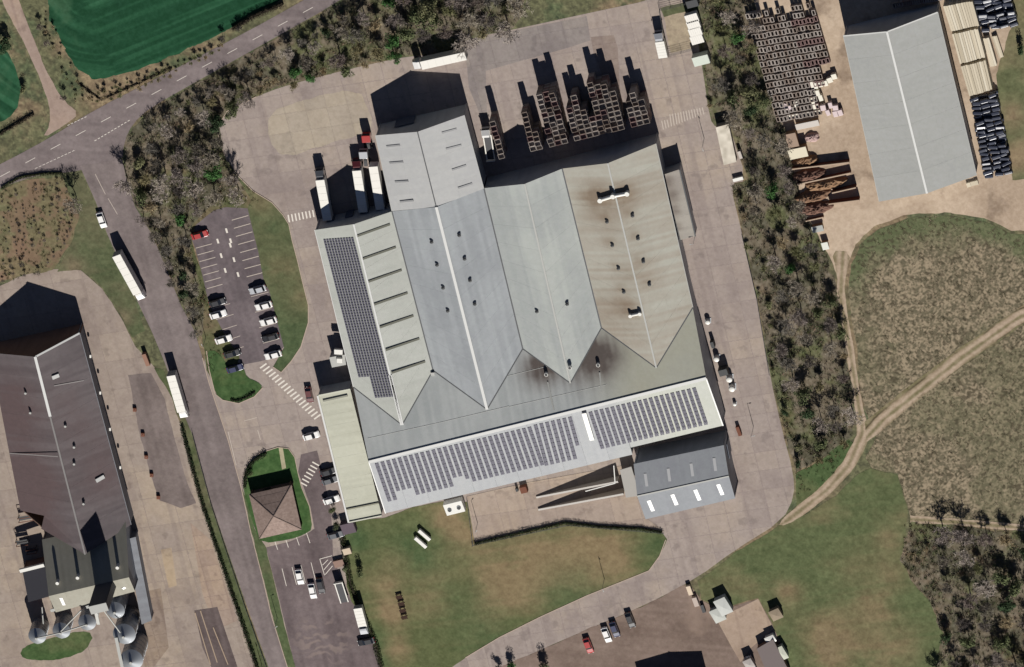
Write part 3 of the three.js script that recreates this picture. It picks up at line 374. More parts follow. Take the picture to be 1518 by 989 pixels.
{ // the south shed, its ridge running east-west
  const he = 9.5, hr = 11.2, q = { a: P(939.3, 688, he), b: P(1073, 660, he), c: P(944.6, 735.6, hr), d: P(1080.5, 706, hr), e: P(957, 770, he), f: P(1090, 739, he) };
  const g = building('grey_shed', 'grey steel shed with four white rooflights at the south end of the factory', q.c.clone().lerp(q.d, .5), 'shed');
  const m = roofMats(Object.values(q), weathered([146, 149, 153], [136, 139, 144], 1, { flip: 1, seed: 5 })); slope(g, [q.a, q.c, q.d, q.b], 6, 1, m, 71); slope(g, [q.e, q.c, q.d, q.f], 6, 1, m, 72);
  const w = clad(150, 154, 162); wall(g, [q.a, q.b], w); wall(g, [q.e, q.f], w); wall(g, [q.b, q.d, q.f], w, .3, 'gable_wall'); wall(g, [q.a, q.c, q.e], w, .3, 'gable_wall'); capLine(g, q.c, q.d, .4, M.capGrey);
  for (const [x, y] of [[956.5, 702], [990.5, 694.5], [1024.5, 687], [1058.5, 679]]) flush(g, 'rooflight', [x, y], [x + 2.6, y + 19], .8, [q.a, q.c, q.b], mat([190, 190, 190], .4), 0, .1);
  for (const [x, y] of [[961.6, 742], [996.6, 733], [1030.6, 726], [1064.6, 718]]) flush(g, 'rooflight', [x, y], [x + 6.6, y + 15.5], 1.05, [q.e, q.c, q.f], M.rooflightBright, 0, .1);
  door(g, q.b.clone().lerp(q.d, .25), q.b.clone().lerp(q.d, .75), 5, .05); done(g);
  const t = [P(919, 697, 4), P(936, 692, 4), P(949, 735, 4), P(928, 738, 4)], l = building('loading_canopy', 'small flat pale canopy against the west wall of the grey shed', t[0].clone().lerp(t[2], .5), 'canopy');
  part(l, 'roof', prism(t, DOWN(.3)), mat([172, 168, 162])); for (const p of t) part(l, 'post', bar(p.clone().setY(.1).lerp(t[0].clone().lerp(t[2], .5).setY(.1), .08), p.clone().add(DOWN(.3)).lerp(t[0].clone().lerp(t[2], .5).setY(3.7), .08), .25, .25), M.steel); done(l);
}
{ // flat-roofed office range along the west side of the cross hall
  const h = 5.7, t = [P(471, 586, h), P(519, 576.5, h), P(566, 764, h), P(517, 774, h)], g = building('office_range', 'long flat cream-roofed office range against the west wall of the factory', t[0].clone().lerp(t[2], .5));
  const m = roofMats(t, weathered([196, 196, 178], [180, 180, 162], 1.6, { seed: 55 }), .8); slope(g, [t[0], t[1], t[2], t[3]], 12, 1, m, 81);
  wall(g, [t[0], t[1]]); wall(g, [t[1], t[2]]); wall(g, [t[2], t[3]]); wall(g, [t[3], t[0]]);
  capLine(g, t[0], t[3], .5, M.cap, 'parapet', 0, .4); capLine(g, t[0], t[1], .35, mat([206, 206, 190]), 'parapet', 0, .3); capLine(g, t[3], t[2], .35, mat([206, 206, 190]), 'parapet', 0, .3);
  capLine(g, t[0].clone().lerp(t[3], .055).lerp(t[1], .12), t[1].clone().lerp(t[2], .05).lerp(t[0], .12), .5, mat([150, 150, 136]), 'roof_upstand', 0, .35); capLine(g, t[3].clone().lerp(t[0], .1), t[2].clone().lerp(t[1], .1), .4, mat([140, 138, 120]), 'roof_upstand', 0, .3);
  const b = [P(488, 530, 4), P(511, 526, 4), P(513, 541, 4), P(492, 545, 4)], k = building('plant_room', 'small pale flat-roofed plant room between the office range and the west hall', b[0].clone().lerp(b[2], .5)); part(k, 'roof', prism(b, DOWN(.25)), M.capGrey); for (let i = 0; i < 4; i++) wall(k, [b[i], b[(i + 1) % 4]], M.wall, .15);
  const u = P(502, 520, 4); part(k, 'air_unit', new RoundedBoxGeometry(2.4, 1, 1.6, 2, .1).translate(u.x, 4.35, u.z), M.white); const u2 = b[1].clone().lerp(b[2], .5); part(k, 'air_unit', new RoundedBoxGeometry(1.6, .9, 1.4, 2, .1).translate(u2.x - 1.6, 4.35, u2.z), M.white); done(g); done(k);
}
{ // dark old works building with a cross wing, elevator tower and silos
  const he = 6.5, hr = 13.5, NW = P(-15, 523, he), RN = P(52, 529, hr), NE = P(117.6, 494, he), AP = P(126, 822, hr), WS = P(30, 757, he), WI = P(61, 784, 9.6), EV = P(194, 778, he);
  const g = building('old_works', 'old works building with dark brown and grey pitched roof beside the elevator tower', RN.clone().lerp(AP, .5), 'factory');
  const rusted = weathered([104, 95, 96], [86, 77, 79], 2.6, { seed: 21, spots: [[30, 560, 10, .8], [10, 600, 9, .9], [40, 660, 10, .9], [25, 700, 9, 1], [60, 730, 9, 1], [75, 690, 8, .8], [45, 600, 9, .6], [80, 770, 8, .9], [160, 690, 9, .8], [120, 600, 7, .5], [150, 640, 8, .5], [105, 560, 5, .4]], soot: [90, 72, 72] }), mW = roofMats([NW, NE, RN, AP, WS, EV], rusted, .85);
  const seam = RN.clone().lerp(AP, .84); slope(g, [NW, RN, seam, WS], 8, 2, mW, 101); part(g, 'roof_slope', prism([WS.clone().lerp(seam, .42), seam, AP, WI], DOWN(.12), mW.box), mW[1]);
  slope(g, [NE, RN, AP, EV], 9, 2, mW, 102); capLine(g, RN, RN.clone().lerp(AP, .3), .8, M.cap); capLine(g, RN.clone().lerp(AP, .3), AP, .5, mat([128, 124, 122], .8)); capLine(g, RN, NE, .55, M.cap, 'verge_trim', 0, .14); capLine(g, NE, EV, .35, mat([120, 122, 128], .8), 'eaves_gutter', -.1);
  wall(g, [NW, RN, NE], M.brick, .3, 'gable_wall'); wall(g, [NE, EV], M.wallDark); wall(g, [NW, WS], M.brick); wall(g, [WS, WI], M.brick, .3);
  const E = [NE, RN, EV], W = [NW, RN, WS];
  for (const [a, b] of [[[77, 560], [87, 556]], [[142, 713], [154, 706]]]) flush(g, 'rooflight', a, b, 1.1, E, M.cap, .05, .3);
  for (const [x, y, pn] of [[97, 631, E], [110, 687, E], [45, 611, W], [38, 582, W], [110, 662, E], [124, 746, E]]) { const p = onPlane(x, y, ...pn); part(g, 'roof_vent', new THREE.CylinderGeometry(.35, .4, .8, 10).translate(p.x, p.y + .3, p.z), M.capGrey); }
  for (const [a, b] of [[[80, 572], [124, 564]], [[14, 672], [86, 677]]]) flush(g, 'sheet_lap', a, b, .3, a[0] > 50 ? E : W, mat([140, 134, 132], .8), .01, .04);
  for (const t of [.14, .33, .52, .72]) { const p = NE.clone().lerp(EV, t); part(g, 'wall_lamp', boxGeo(.5, .5, .9, p.x + .7, 4, p.z), M.white); }
  done(g);
  const r0 = P(72, 884, 15), r1 = P(191, 856, 15), s0 = P(82.5, 908, 11), s1 = P(200, 877, 11), n0 = P(62, 800, 7), n1 = P(186, 772, 7);
  const c = building('cross_wing', 'steep-roofed cross wing between the old works and the silos', r0.clone().lerp(r1, .5), 'building');
  const mc = roofMats([r0, r1, n0, n1, s0, s1], weathered([150, 147, 134], [136, 133, 120], 1.4, { flip: 1 }), .9);
  slope(c, [n0, r0, r1, n1], 5, 2, mc, 111); slope(c, [s0, r0, r1, s1], 5, 1, mc, 112); wall(c, [n0, r0, s0], M.wallDark, .3, 'gable_wall'); wall(c, [n1, r1, s1], M.wallDark, .3, 'gable_wall'); wall(c, [s0, s1], M.wallDark); wall(c, [n0, n1], M.wallDark);
  for (const [x, y] of [[86, 861], [116, 853], [175, 838]]) { const p = onPlane(x, y, n0, r0, r1); part(c, 'roof_vent', new THREE.CylinderGeometry(.5, .5, 2, 12).translate(p.x, p.y + .7, p.z), M.white); }
  flush(c, 'rooflight', [90, 886], [95, 897], .9, [s0, r0, s1], M.rooflightBright, .02, .12); flush(c, 'rooflight', [182, 870], [185, 872], 1, [s0, r0, s1], M.rooflightBright, .02, .3); done(c);
  const T = [P(131, 899, 27), P(157, 893, 27)], d = T[1].clone().sub(T[0]).normalize(), back = new V3(-d.z, 0, d.x).multiplyScalar(2.6), tw = building('elevator_tower', 'tall dark grain elevator tower rising through the cross wing', T[0].clone().lerp(T[1], .5).add(back), 'tower');
  const top = [T[0], T[1], T[1].clone().add(back), T[0].clone().add(back)]; for (let i = 0; i < 4; i++) part(tw, 'wall', prism([top[i], top[(i + 1) % 4], top[(i + 1) % 4].clone().setY(0), top[i].clone().setY(0)], top[(i + 2) % 4].clone().sub(top[(i + 1) % 4]).normalize().multiplyScalar(.15)), clad(84, 88, 98));
  part(tw, 'roof', prism(top.map(p => p.clone().add(new V3(0, .3, 0))), DOWN(.28)), M.capGrey); done(tw);
  // lean-to range along the east side
  const L = [P(187, 800, 4.6), P(201, 796, 4.2), P(225, 920, 4.2), P(210, 926, 4.6)], lt = building('lean_to', 'long narrow grey lean-to running down the east side of the cross wing', L[0].clone().lerp(L[2], .5)), lm = roofMats(L, weathered([132, 136, 142], [118, 120, 126], 2, { seed: 3 }), .8);
  slope(lt, [L[0], L[1], L[2], L[3]], 7, 1, lm, 121); for (let i = 0; i < 4; i++) wall(lt, [L[i], L[(i + 1) % 4]], M.wallDark, .15); done(lt);
  const F = [P(33, 846, 6), P(66, 838, 6), P(74, 884, 6), P(42, 893, 6)], fl = building('flat_store', 'low black flat-roofed store on the west side of the cross wing', F[0].clone().lerp(F[2], .5)); part(fl, 'roof', prism(F, DOWN(.3)), mat([52, 52, 58], .9)); for (let i = 0; i < 4; i++) wall(fl, [F[i], F[(i + 1) % 4]], M.brick, .2); done(fl);
  const cv = thing('conveyor', 'pale covered conveyor running to the west wall of the cross wing', 'conveyor', P(48, 842)); part(cv, 'casing', bar(P(30, 845, 7), P(66, 836, 7.4), 1, .9), M.white); for (const [x, y] of [[34, 844], [60, 838]]) part(cv, 'trestle', bar(P(x, y, 7).setY(0), P(x, y, 7), .4, .4), M.steel);
  // silos
  const silo = (px, py, r, h, label, k) => { const p = P(px, py, h + r * .5).setY(0), s = thing('grain_silo', label, 'silo', p, k); part(s, 'barrel', new THREE.CylinderGeometry(r, r, h, 28).translate(0, h / 2, 0), M.steel, false); const cone = part(s, 'cone_roof', new THREE.ConeGeometry(r * 1.04, r * .62, 28).translate(0, h + r * .31, 0), M.steel, false); part(cone, 'hatch', new THREE.CylinderGeometry(.4, .4, .5, 12).translate(0, h + r * .62, 0), M.capGrey, false);
    for (let i = 1; i < 5; i++) part(s, 'hoop', new THREE.TorusGeometry(r + .02, .05, 6, 28).rotateX(Math.PI / 2).translate(0, h * i / 5, 0), M.steel, false); part(s, 'ladder', boxGeo(.5, h, .12, 0, h / 2, r + .12), M.capGrey, false); };
  silo(170, 908, 2.6, 10, 'small galvanised silo tucked below the cream roof slope'); silo(183, 944, 3.2, 11, 'wide galvanised silo standing in the middle of the row of three big silos'); silo(194, 982, 3.2, 11, 'wide galvanised silo at the southern end of the row of three big silos');
  for (const [x, y, t] of [[54, 946, 'galvanised silo at the west end of the row on the grass'], [90, 938, 'galvanised silo in the middle of the row on the grass'], [128, 926, 'galvanised silo at the east end of the row on the grass']]) silo(x, y, 2.5, 6.5, t);
  for (const [a, b, t] of [[P(75, 905, 9), P(128, 892, 9.5), 'long pale steel catwalk linking the three silos on the grass'], [P(128, 900, 11), P(152, 893, 11.5), 'short pale catwalk at the foot of the elevator tower'], [P(140, 898, 12), P(146, 925, 9), 'sloping grain chute from the elevator tower'], [P(172, 945, 13), P(182, 992, 13), 'pale conveyor over the row of big silos']]) { const w = thing('catwalk', t, 'catwalk', a.clone().setY(0)); part(w, 'deck', bar(a, b, .9, .3), M.capGrey); part(w, 'post', bar(a.clone().setY(0), a, .25, .25), M.steel); part(w, 'post', bar(b.clone().setY(0), b, .25, .25), M.steel); }
  for (const [a, b, t] of [[P(54, 946, 9), P(90, 938, 9.4), 'thin feed pipe between the west and middle silos on the grass'], [P(90, 938, 9.4), P(128, 926, 9.4), 'thin feed pipe between the middle and east silos on the grass'], [P(120, 905, 12), P(90, 936, 9.6), 'sloping feed pipe from the cross wing to the middle silo'], [P(150, 900, 16), P(178, 938, 12.6), 'sloping feed pipe from the elevator tower to the big silos'], [P(62, 900, 5), P(64, 925, 5), 'low pipe bridge by the west silo']]) { const w = thing('feed_pipe', t, 'pipe', a.clone().setY(0)); part(w, 'pipe', pole(a, b, .2, .2, 8), M.capGrey); part(w, 'flange', new THREE.TorusGeometry(.24, .06, 6, 12).translate(a.x, a.y, a.z), M.steel); part(w, 'leg', bar(b.clone().setY(0), b, .18, .18), M.steel); }
  for (const [x, y, w2, t] of [[40, 764, 4.5, 'rusty pipe rack beside the west wall of the old works'], [34, 800, 3.5, 'small steel frame on the works yard by the cross wing'], [48, 812, 3, 'low steel frame against the cross wing gable']]) { const p = P(x, y).setY(.02), f = thing('steel_frame', t, 'frame', p); for (const q of [-1, 1]) for (const v of [-.6, .6]) part(f, 'post', boxGeo(.15, 2.6, .15, q * w2 / 2, 1.3, v), M.dark, false); for (const v of [-.6, .6]) part(f, 'rail', boxGeo(w2, .15, .15, 0, 2.6, v), M.rust, false); part(f, 'deck', boxGeo(w2, .06, 1.2, 0, 1.4, 0), M.dark, false); f.rotation.y = .25; }
  ground('grass_patch', [[34, 958], [70, 948], [120, 935], [140, 940], [128, 965], [90, 978], [44, 980], [30, 972]], .03, turf([70, 92, 54], [108, 104, 74], [130, 112, 92]), { wob: .5, round: 1 });
}
{ // gate lodge with a pyramid roof
  const h = 3.1, q = [P(369, 733, h), P(432, 719, h), P(447, 785, h), P(384.6, 799, h)], a = P(405.5, 765.6, 6.2), g = building('gate_lodge', 'small square lodge with brown tiled pyramid roof on a lawn by the road', q[0].clone().lerp(q[2], .5), 'house');
  const tile = (x, z) => { const s = (noise(x * 2.4, z * 2.4) - .5) * 22 + (fbm(x * .3, z * .3) - .5) * 20; return [140 + s, 120 + s, 110 + s]; }, m = roofMats(q, tile, .9);
  for (let i = 0; i < 4; i++) { const e0 = q[i], e1b = q[(i + 1) % 4], n = 6; for (let k = 0; k < n; k++) { const t0 = k / n, t1 = (k + 1) / n, up = new V3(0, .02 * (k % 2), 0); const pts = [e0.clone().lerp(a, t0), e1b.clone().lerp(a, t0), e1b.clone().lerp(a, t1), e0.clone().lerp(a, t1)].map(p => p.add(up)); if (k === n - 1) pts.pop(); part(g, 'tile_course', prism(pts, DOWN(.1), m.box), m[k % 3]); } wall(g, [e0, e1b], M.brick, .5); capLine(g, e0, a, .2, mat([128, 112, 104], .9), 'hip_tile', .03, .08); }
  for (let i = 0; i < 4; i++) { const p = q[i].clone().lerp(q[(i + 1) % 4], .3), r = q[i].clone().lerp(q[(i + 1) % 4], .5), w = p.clone().lerp(q[(i + 2) % 4], .03); part(g, 'window', bar(w.setY(1), r.lerp(q[(i + 3) % 4], .03).setY(1), .3, 1.2), M.black); } done(g);
}
{ // long flat store on the east side, stained by standing water
  const h = 4.6, t = [P(983.5, 259, h), P(1007.5, 251, h), P(1031, 350, h), P(1008.5, 356, h)], g = building('flat_roof_store', 'long narrow flat-roofed grey store along the east wall of the factory', t[0].clone().lerp(t[2], .5), 'store');
  const m = roofMats(t, weathered([168, 162, 152], [150, 142, 134], 1.6, { seed: 8, spots: [[992, 258, 2.2, 1], [999, 280, 2.6, 1], [1003, 300, 2, .8], [1008, 325, 1.6, .7]], soot: [116, 106, 98] }), .9); slope(g, t, 6, 1, m, 131); for (let i = 0; i < 4; i++) wall(g, [t[i], t[(i + 1) % 4]], M.wall, .12); capLine(g, t[1], t[2], .35, M.gutter, 'parapet', 0, .25); capLine(g, t[0], t[3], .25, M.gutter, 'parapet', 0, .2); done(g);
  const b = [P(1061, 189, 2.6), P(1080, 184, 2.6), P(1092, 240, 2.6), P(1073, 245, 2.6)], c = building('covered_bay', 'pale plastic-sheeted storage bay beside the trees on the east lane', b[0].clone().lerp(b[2], .5), 'store'); const mb = roofMats(b, (x, z) => { const s = (noise(x * .9, z * .9) - .5) * 40 + (fbm(x * .4, z * .4) - .5) * 30; return [200 + s, 190 + s, 172 + s]; }, .6); slope(c, b, 4, 1, mb, 141); for (let i = 0; i < 4; i++) wall(c, [b[i], b[(i + 1) % 4]], mat([176, 166, 150]), .1); done(c);
}
{ // the house south of the lane, most of it beyond the frame: its shadow falls into the picture
  const he = 4.6, hr = 8.6; const [g] = gable('lane_house', 'gabled house south of the gravel yard whose roof lies mostly out of view', { nw: [946, 1018], rn: [1000, 1036], ne: [1044, 1002], sw: [966, 1098], rs: [1020, 1116], se: [1064, 1082], he, hr, cover: weathered([120, 104, 96], [100, 88, 82], 2), n: 4, wall: M.brick, category: 'house', seed: 150 }); done(g);
  const b = [P(1122, 962, 2.4), P(1146, 948, 2.4), P(1172, 1000, 2.4), P(1142, 1010, 2.4)], c = building('garage', 'low grey felt-roofed garage beside the concrete pad', b[0].clone().lerp(b[2], .5), 'garage'); part(c, 'roof', prism(b, DOWN(.25)), mat([124, 114, 112], .95)); for (let i = 0; i < 4; i++) wall(c, [b[i], b[(i + 1) % 4]], M.brick, .15); done(c);
  for (const [x, y, w, d, h, m, l] of [[1064, 913, 3.2, 4, 2.3, mat([196, 198, 190]), 'pale grey garden shed at the corner of the concrete pad'], [1072, 900, 3.4, 5, 2.6, mat([200, 202, 196]), 'larger pale garden shed behind its smaller neighbour on the grass'], [1150, 912, 3, 3, 2.2, mat([150, 134, 112]), 'brown square shed on the grass by the concrete pad'], [1142, 949, 2.6, 2, 2, M.white, 'small white shed on the edge of the concrete pad'], [1159, 969, 2, 4, 2.2, mat([206, 208, 190]), 'narrow cream shed behind the low garage'], [1110, 985, 2.4, 2.6, 2.6, mat([184, 176, 170]), 'small shed with long shadow at the southern tip of the pad']]) { const p = P(x, y, h).setY(0), s = thing('garden_shed', l, 'shed', p); part(s, 'walls', boxGeo(w, h - .15, d, 0, (h - .15) / 2, 0), m, false); part(s, 'roof', new THREE.CylinderGeometry(.01, 1, .5, 4, 1).rotateY(Math.PI / 4).scale((w + .3) * .707, 1, (d + .3) * .707).translate(0, h + .1, 0), m, false); s.rotation.y = .52; }
}
{ // walls of the sloping loading dock west of the shed
  const rise = (a, b, h0, h1, name, label) => { const p = P(...a), q = P(...b), t = thing(name, label, 'wall', p.clone().lerp(q, .5)); const n = new V3(-(q.z - p.z), 0, q.x - p.x).normalize().multiplyScalar(.35); part(t, 'wall_face', prism([p.clone().setY(.08), q.clone().setY(.08), q.clone().setY(h1), p.clone().setY(h0)], n), mat([190, 180, 168])); part(t, 'coping', bar(p.clone().setY(h0).addScaledVector(n, .5), q.clone().setY(h1).addScaledVector(n, .5), .55, .12), mat([204, 198, 190])); };
  rise([798, 754], [926, 723], .4, 3.4, 'dock_wall', 'tapering concrete wall on the apron side of the loading dock'); rise([795, 736], [918, 705], .3, 3.3, 'dock_wall', 'tapering concrete wall of the loading dock nearest to the factory');
  const gt = thing('gantry', 'thin white pipe gantry crossing the loading dock', 'gantry', P(908, 690)); part(gt, 'pipe', bar(P(910, 690, 6), P(912, 716, 6), .25, .25), M.white); part(gt, 'pipe', bar(P(868, 728, 6), P(912, 716, 6), .25, .25), M.white); for (const p of [P(910, 690, 6), P(912, 716, 6), P(868, 728, 6)]) part(gt, 'post', bar(p.clone().setY(.08), p, .2, .2), M.steel);
}

// ---------------------------------------------------------------- vehicles
const heading = (px, py, dx, dy) => { const d = P(px + dx, py + dy).sub(P(px, py)); return Math.atan2(-d.z, d.x); };
const glass = new THREE.MeshPhysicalMaterial({ color: new THREE.Color(.012, .014, .018), roughness: .12, clearcoat: 1, clearcoatRoughness: .08 }), tyre = mat([38, 38, 40], .9), lampMat = mat([240, 240, 236], .2), tailMat = mat([150, 30, 30], .3);
const G = {};
{ const s = new THREE.Shape([[-2.15, .3], [-2.2, .62], [-2.05, .86], [-1.3, .92], [.9, .9], [1.9, .78], [2.2, .6], [2.2, .3]].map(p => new THREE.Vector2(...p)));
  G.body = new THREE.ExtrudeGeometry(s, { depth: 1.5, bevelEnabled: true, bevelSize: .1, bevelThickness: .13, bevelSegments: 2 }).translate(0, 0, -.75);
  const frustum = (x0, x1, z, y0, X0, X1, Z, y1) => { const b = [[x0, y0, -z], [x1, y0, -z], [x1, y0, z], [x0, y0, z]].map(p => new V3(...p)), t = [[X0, y1, -Z], [X1, y1, -Z], [X1, y1, Z], [X0, y1, Z]].map(p => new V3(...p)), pos = []; const tri = (...v) => v.forEach(p => pos.push(p.x, p.y, p.z)); for (let i = 0; i < 4; i++) { const j = (i + 1) % 4; tri(b[i], t[i], t[j]); tri(b[i], t[j], b[j]); } tri(t[0], t[3], t[2]); tri(t[0], t[2], t[1]); const g = new THREE.BufferGeometry(); g.setAttribute('position', new THREE.Float32BufferAttribute(pos, 3)); g.setAttribute('uv', new THREE.Float32BufferAttribute(new Float32Array(pos.length / 3 * 2), 2)); g.computeVertexNormals(); return g; };
  G.frustum = frustum; G.cabin = frustum(-1.85, 1.15, .82, .9, -1.4, .35, .64, 1.42); G.roof = new RoundedBoxGeometry(1.72, .07, 1.3, 2, .03).translate(-.52, 1.44, 0);
  G.wheel = new THREE.CylinderGeometry(.33, .33, .22, 16).rotateX(Math.PI / 2); G.big = new THREE.CylinderGeometry(.5, .5, .34, 16).rotateX(Math.PI / 2); G.lamp = boxGeo(.1, .14, .34); }
const paints = { white: mat([248, 246, 242], .25), silver: mat([190, 192, 196], .25), black: mat([34, 34, 38], .25), navy: mat([40, 46, 84], .25), red: mat([176, 40, 36], .25), maroon: mat([96, 34, 34], .3), grey: mat([96, 98, 102], .25) };
for (const k in paints) paints[k] = new THREE.MeshPhysicalMaterial({ color: paints[k].color, roughness: .35, clearcoat: .8, clearcoatRoughness: .15 });
function car(px, py, dx, dy, paintName, label, group, k = 1) {
  const c = thing('parked_car', label, 'car', P(px, py, .8).setY(.08), group); c.rotation.y = heading(px, py, dx, dy); c.scale.setScalar(k * 1.1); const m = paints[paintName], b = part(c, 'body', G.body, m, false); part(c, 'windows', G.cabin, glass, false); part(c, 'roof', G.roof, m, false);
  for (const x of [-1.35, 1.35]) for (const z of [-.78, .78]) { const w = part(c, 'wheel', G.wheel, tyre, false); w.position.set(x, .33, z); }
  for (const z of [-.6, .6]) { const l = part(b, 'headlight', G.lamp, lampMat, false); l.position.set(2.3, .68, z); const t = part(b, 'tail_light', G.lamp, tailMat, false); t.position.set(-2.26, .74, z); } return c;
}
const bayDir = [24, -6.5], nsDir = [6, 26];
for (const [x, y, p, l] of [[296, 348, 'red', 'red car parked alone at the top end of the staff car park'], [322, 448, 'black', 'black car parked next to a white one beside the hedge of the staff car park'], [323, 466, 'white', 'white car between a black car and an empty bay beside the staff car park hedge'], [331, 503, 'white', 'white car with an empty bay to its north beside the car park hedge'], [344, 524, 'black', 'black car second from the grass island in the staff car park'], [348, 546, 'navy', 'dark blue car parked on the end bay against the grass island'], [382, 429, 'silver', 'silver car at the north end of the row along the grass verge'], [391, 453, 'white', 'white car parked beside the silver one along the grass verge'], [398, 476, 'white', 'white car parked beside the black one along the grass verge'], [401, 500, 'black', 'black car between two white cars along the grass verge'], [405, 526, 'white', 'white car at the end of the verge row where the striped crossing starts']]) car(x, y, ...(x < 360 ? bayDir : [-24, 6.5]), p, l);
for (const [x, y, d, p, l] of [[458, 585, [2, 10], 'maroon', 'dark red car pulled up beside the striped crossing'], [461, 646, [20, -5], 'white', 'white car stopped across the drive beside the office range'], [487, 699, [18, -5], 'black', 'black car against the office range wall beside the short crossing'], [489, 712, [18, -5], 'grey', 'grey car against the office range wall south of the black one'], [491, 741, [18, -5], 'white', 'white car against the office range wall in front of the bushes'], [444, 855, nsDir, 'white', 'white car in the lower car park beside an empty bay'], [463, 876, nsDir, 'white', 'white car in the lower car park next to the black car'], [475, 868, nsDir, 'black', 'black car in the lower car park next to the hatched bay'], [543, 951, [-18, 4], 'black', 'black car parked across the end of the white box van'], [872, 957, [8, 20], 'red', 'red car in the row along the lane'], [899, 941, [8, 20], 'white', 'white car in the row along the lane'], [911, 933, [8, 20], 'navy', 'dark blue car in the row along the lane'], [934, 919, [8, 20], 'black', 'black car at the end of the row along the lane'], [150.5, 326, [5, 14], 'white', 'white car left on the grass verge of the side road'], [497, 793, [18, -4], 'grey', 'grey car tucked beside the bin store south of the office range'], [1113, 984, [8, 18], 'silver', 'silver car beside the small shed at the tip of the pad']]) car(x, y, ...d, p, l);

const canvas = mat([242, 238, 228], .5), chassisMat = mat([60, 60, 64], .7);
function lorry(rear, front, label, { cab = 'white', box = canvas, h = 4.3, cabLess = false, flat = false, name = 'articulated_lorry', category = 'lorry' } = {}) {   // px of the two ends of the box roof
  const a = P(...rear, flat ? 1.4 : h).setY(.06), b = P(...front, flat ? 1.4 : h).setY(.06), L = a.distanceTo(b), g = thing(name, label, category, a.clone().lerp(b, .5)); const d = b.clone().sub(a); g.rotation.y = Math.atan2(-d.z, d.x);
  if (flat) { part(g, 'bed', boxGeo(L, .25, 2.5, 0, 1.2, 0), chassisMat, false); for (const z of [-1.1, 1.1]) part(g, 'side_rail', boxGeo(L, .3, .3, 0, 1.5, z), canvas, false); part(g, 'headboard', boxGeo(.2, 1.2, 2.5, -L / 2 + .1, 1.9, 0), canvas, false); }
  else { const bx = part(g, 'box_body', new RoundedBoxGeometry(L, h - 1.15, 2.55, 2, .06).translate(0, 1.15 + (h - 1.15) / 2, 0), box, false); part(bx, 'rear_door', boxGeo(.05, h - 1.4, 2.3, -L / 2 - .02, 1.15 + (h - 1.15) / 2, 0), M.capGrey, false); for (let i = 1; i < 6; i++) part(bx, 'roof_seam', boxGeo(.08, .02, 2.5, -L / 2 + L * i / 6, h + .005, 0), mat([222, 218, 208], .5), false); }
  part(g, 'chassis', boxGeo(L * .96, .3, 1.2, 0, .95, 0), chassisMat, false);
  const ax = L > 9 ? [-L / 2 + 1.6, -L / 2 + 2.9, -L / 2 + 4.2] : [-L / 2 + 1.4]; for (const x of ax) for (const z of [-1, 1]) { const w = part(g, 'wheel', G.big, tyre, false); w.position.set(x, .5, z); }
  if (!cabLess) { const cm = paints[cab], cx = L / 2 + 1.35, c = part(g, 'cab', new RoundedBoxGeometry(2.1, 2.4, 2.4, 3, .15).translate(cx, 2.0, 0), cm, false); part(c, 'windscreen', boxGeo(.08, .9, 2.1, cx + 1.05, 2.5, 0), glass, false); part(c, 'roof_deflector', G.frustum(cx - 1, cx + .9, 1.1, 3.2, cx - 1, cx - .4, 1, 3.75), cm, false); part(c, 'mirror', boxGeo(.15, .5, .2, cx + .9, 2.4, 1.4), M.dark, false); part(c, 'mirror', boxGeo(.15, .5, .2, cx + .9, 2.4, -1.4), M.dark, false);
    for (const x of [cx + .3, L / 2 - 1.1]) for (const z of [-1, 1]) { const w = part(g, 'wheel', G.big, tyre, false); w.position.set(x, .5, z); } }
  return g;
}
lorry([172, 379], [203.5, 436], 'white articulated lorry waiting at the verge end of the side road');
lorry([253, 557], [269, 611], 'white articulated lorry parked beside the trimmed hedge of the side road');
lorry([690, 83], [624, 97.5], 'white articulated lorry drawn up behind the warehouse under the trees');
lorry([485.5, 327], [474, 267], 'white trailer with tractor backed onto the westernmost loading bay', { cab: 'grey' });
lorry([538.3, 315], [528.5, 253], 'white trailer with maroon tractor backed onto the middle loading bay', { cab: 'maroon' });
lorry([563.8, 311], [553, 247], 'white trailer without tractor backed onto the bay beside the warehouse', { cabLess: true, name: 'semi_trailer', category: 'trailer' });
lorry([983, 86], [977.5, 62], 'white rigid lorry parked beside the compound fence', { h: 3.6, name: 'rigid_lorry', cab: 'silver' });
lorry([728, 237], [722, 200], 'flat-bed lorry with white sides between the warehouse and the crates', { flat: true, name: 'flatbed_lorry', cab: 'white' });
lorry([530, 902], [537.5, 930], 'white box van parked along the bank of the lower car park', { h: 3.3, name: 'box_van', category: 'van', cabLess: false, cab: 'silver' });
lorry([501, 862], [511, 893], 'flat trailer with two white side rails beside the lower car park bank', { flat: true, cabLess: true, name: 'flat_trailer', category: 'trailer' });
{ const t = (x, y, dx, dy, paintName, l) => { const g = thing('tractor_unit', l, 'lorry', P(x, y, 2).setY(.06)); g.rotation.y = heading(x, y, dx, dy); const c = part(g, 'cab', new RoundedBoxGeometry(2.2, 2.5, 2.4, 3, .15).translate(1.4, 2, 0), paints[paintName], false); part(c, 'windscreen', boxGeo(.08, .9, 2.1, 2.5, 2.5, 0), glass, false); part(g, 'chassis', boxGeo(5, .3, 1, -.6, .9, 0), chassisMat, false); part(g, 'fifth_wheel', new THREE.CylinderGeometry(.5, .5, .1, 16).translate(-1.6, 1.12, 0), M.dark, false); for (const q of [1.6, -1.2, -2.4]) for (const z of [-1, 1]) { const w = part(g, 'wheel', G.big, tyre, false); w.position.set(q, .5, z); } };
  t(544, 210, -2, -16, 'red', 'red tractor unit standing alone north of the loading bays'); t(540, 234, -2, -16, 'silver', 'silver tractor unit between the red one and the loading bays'); }
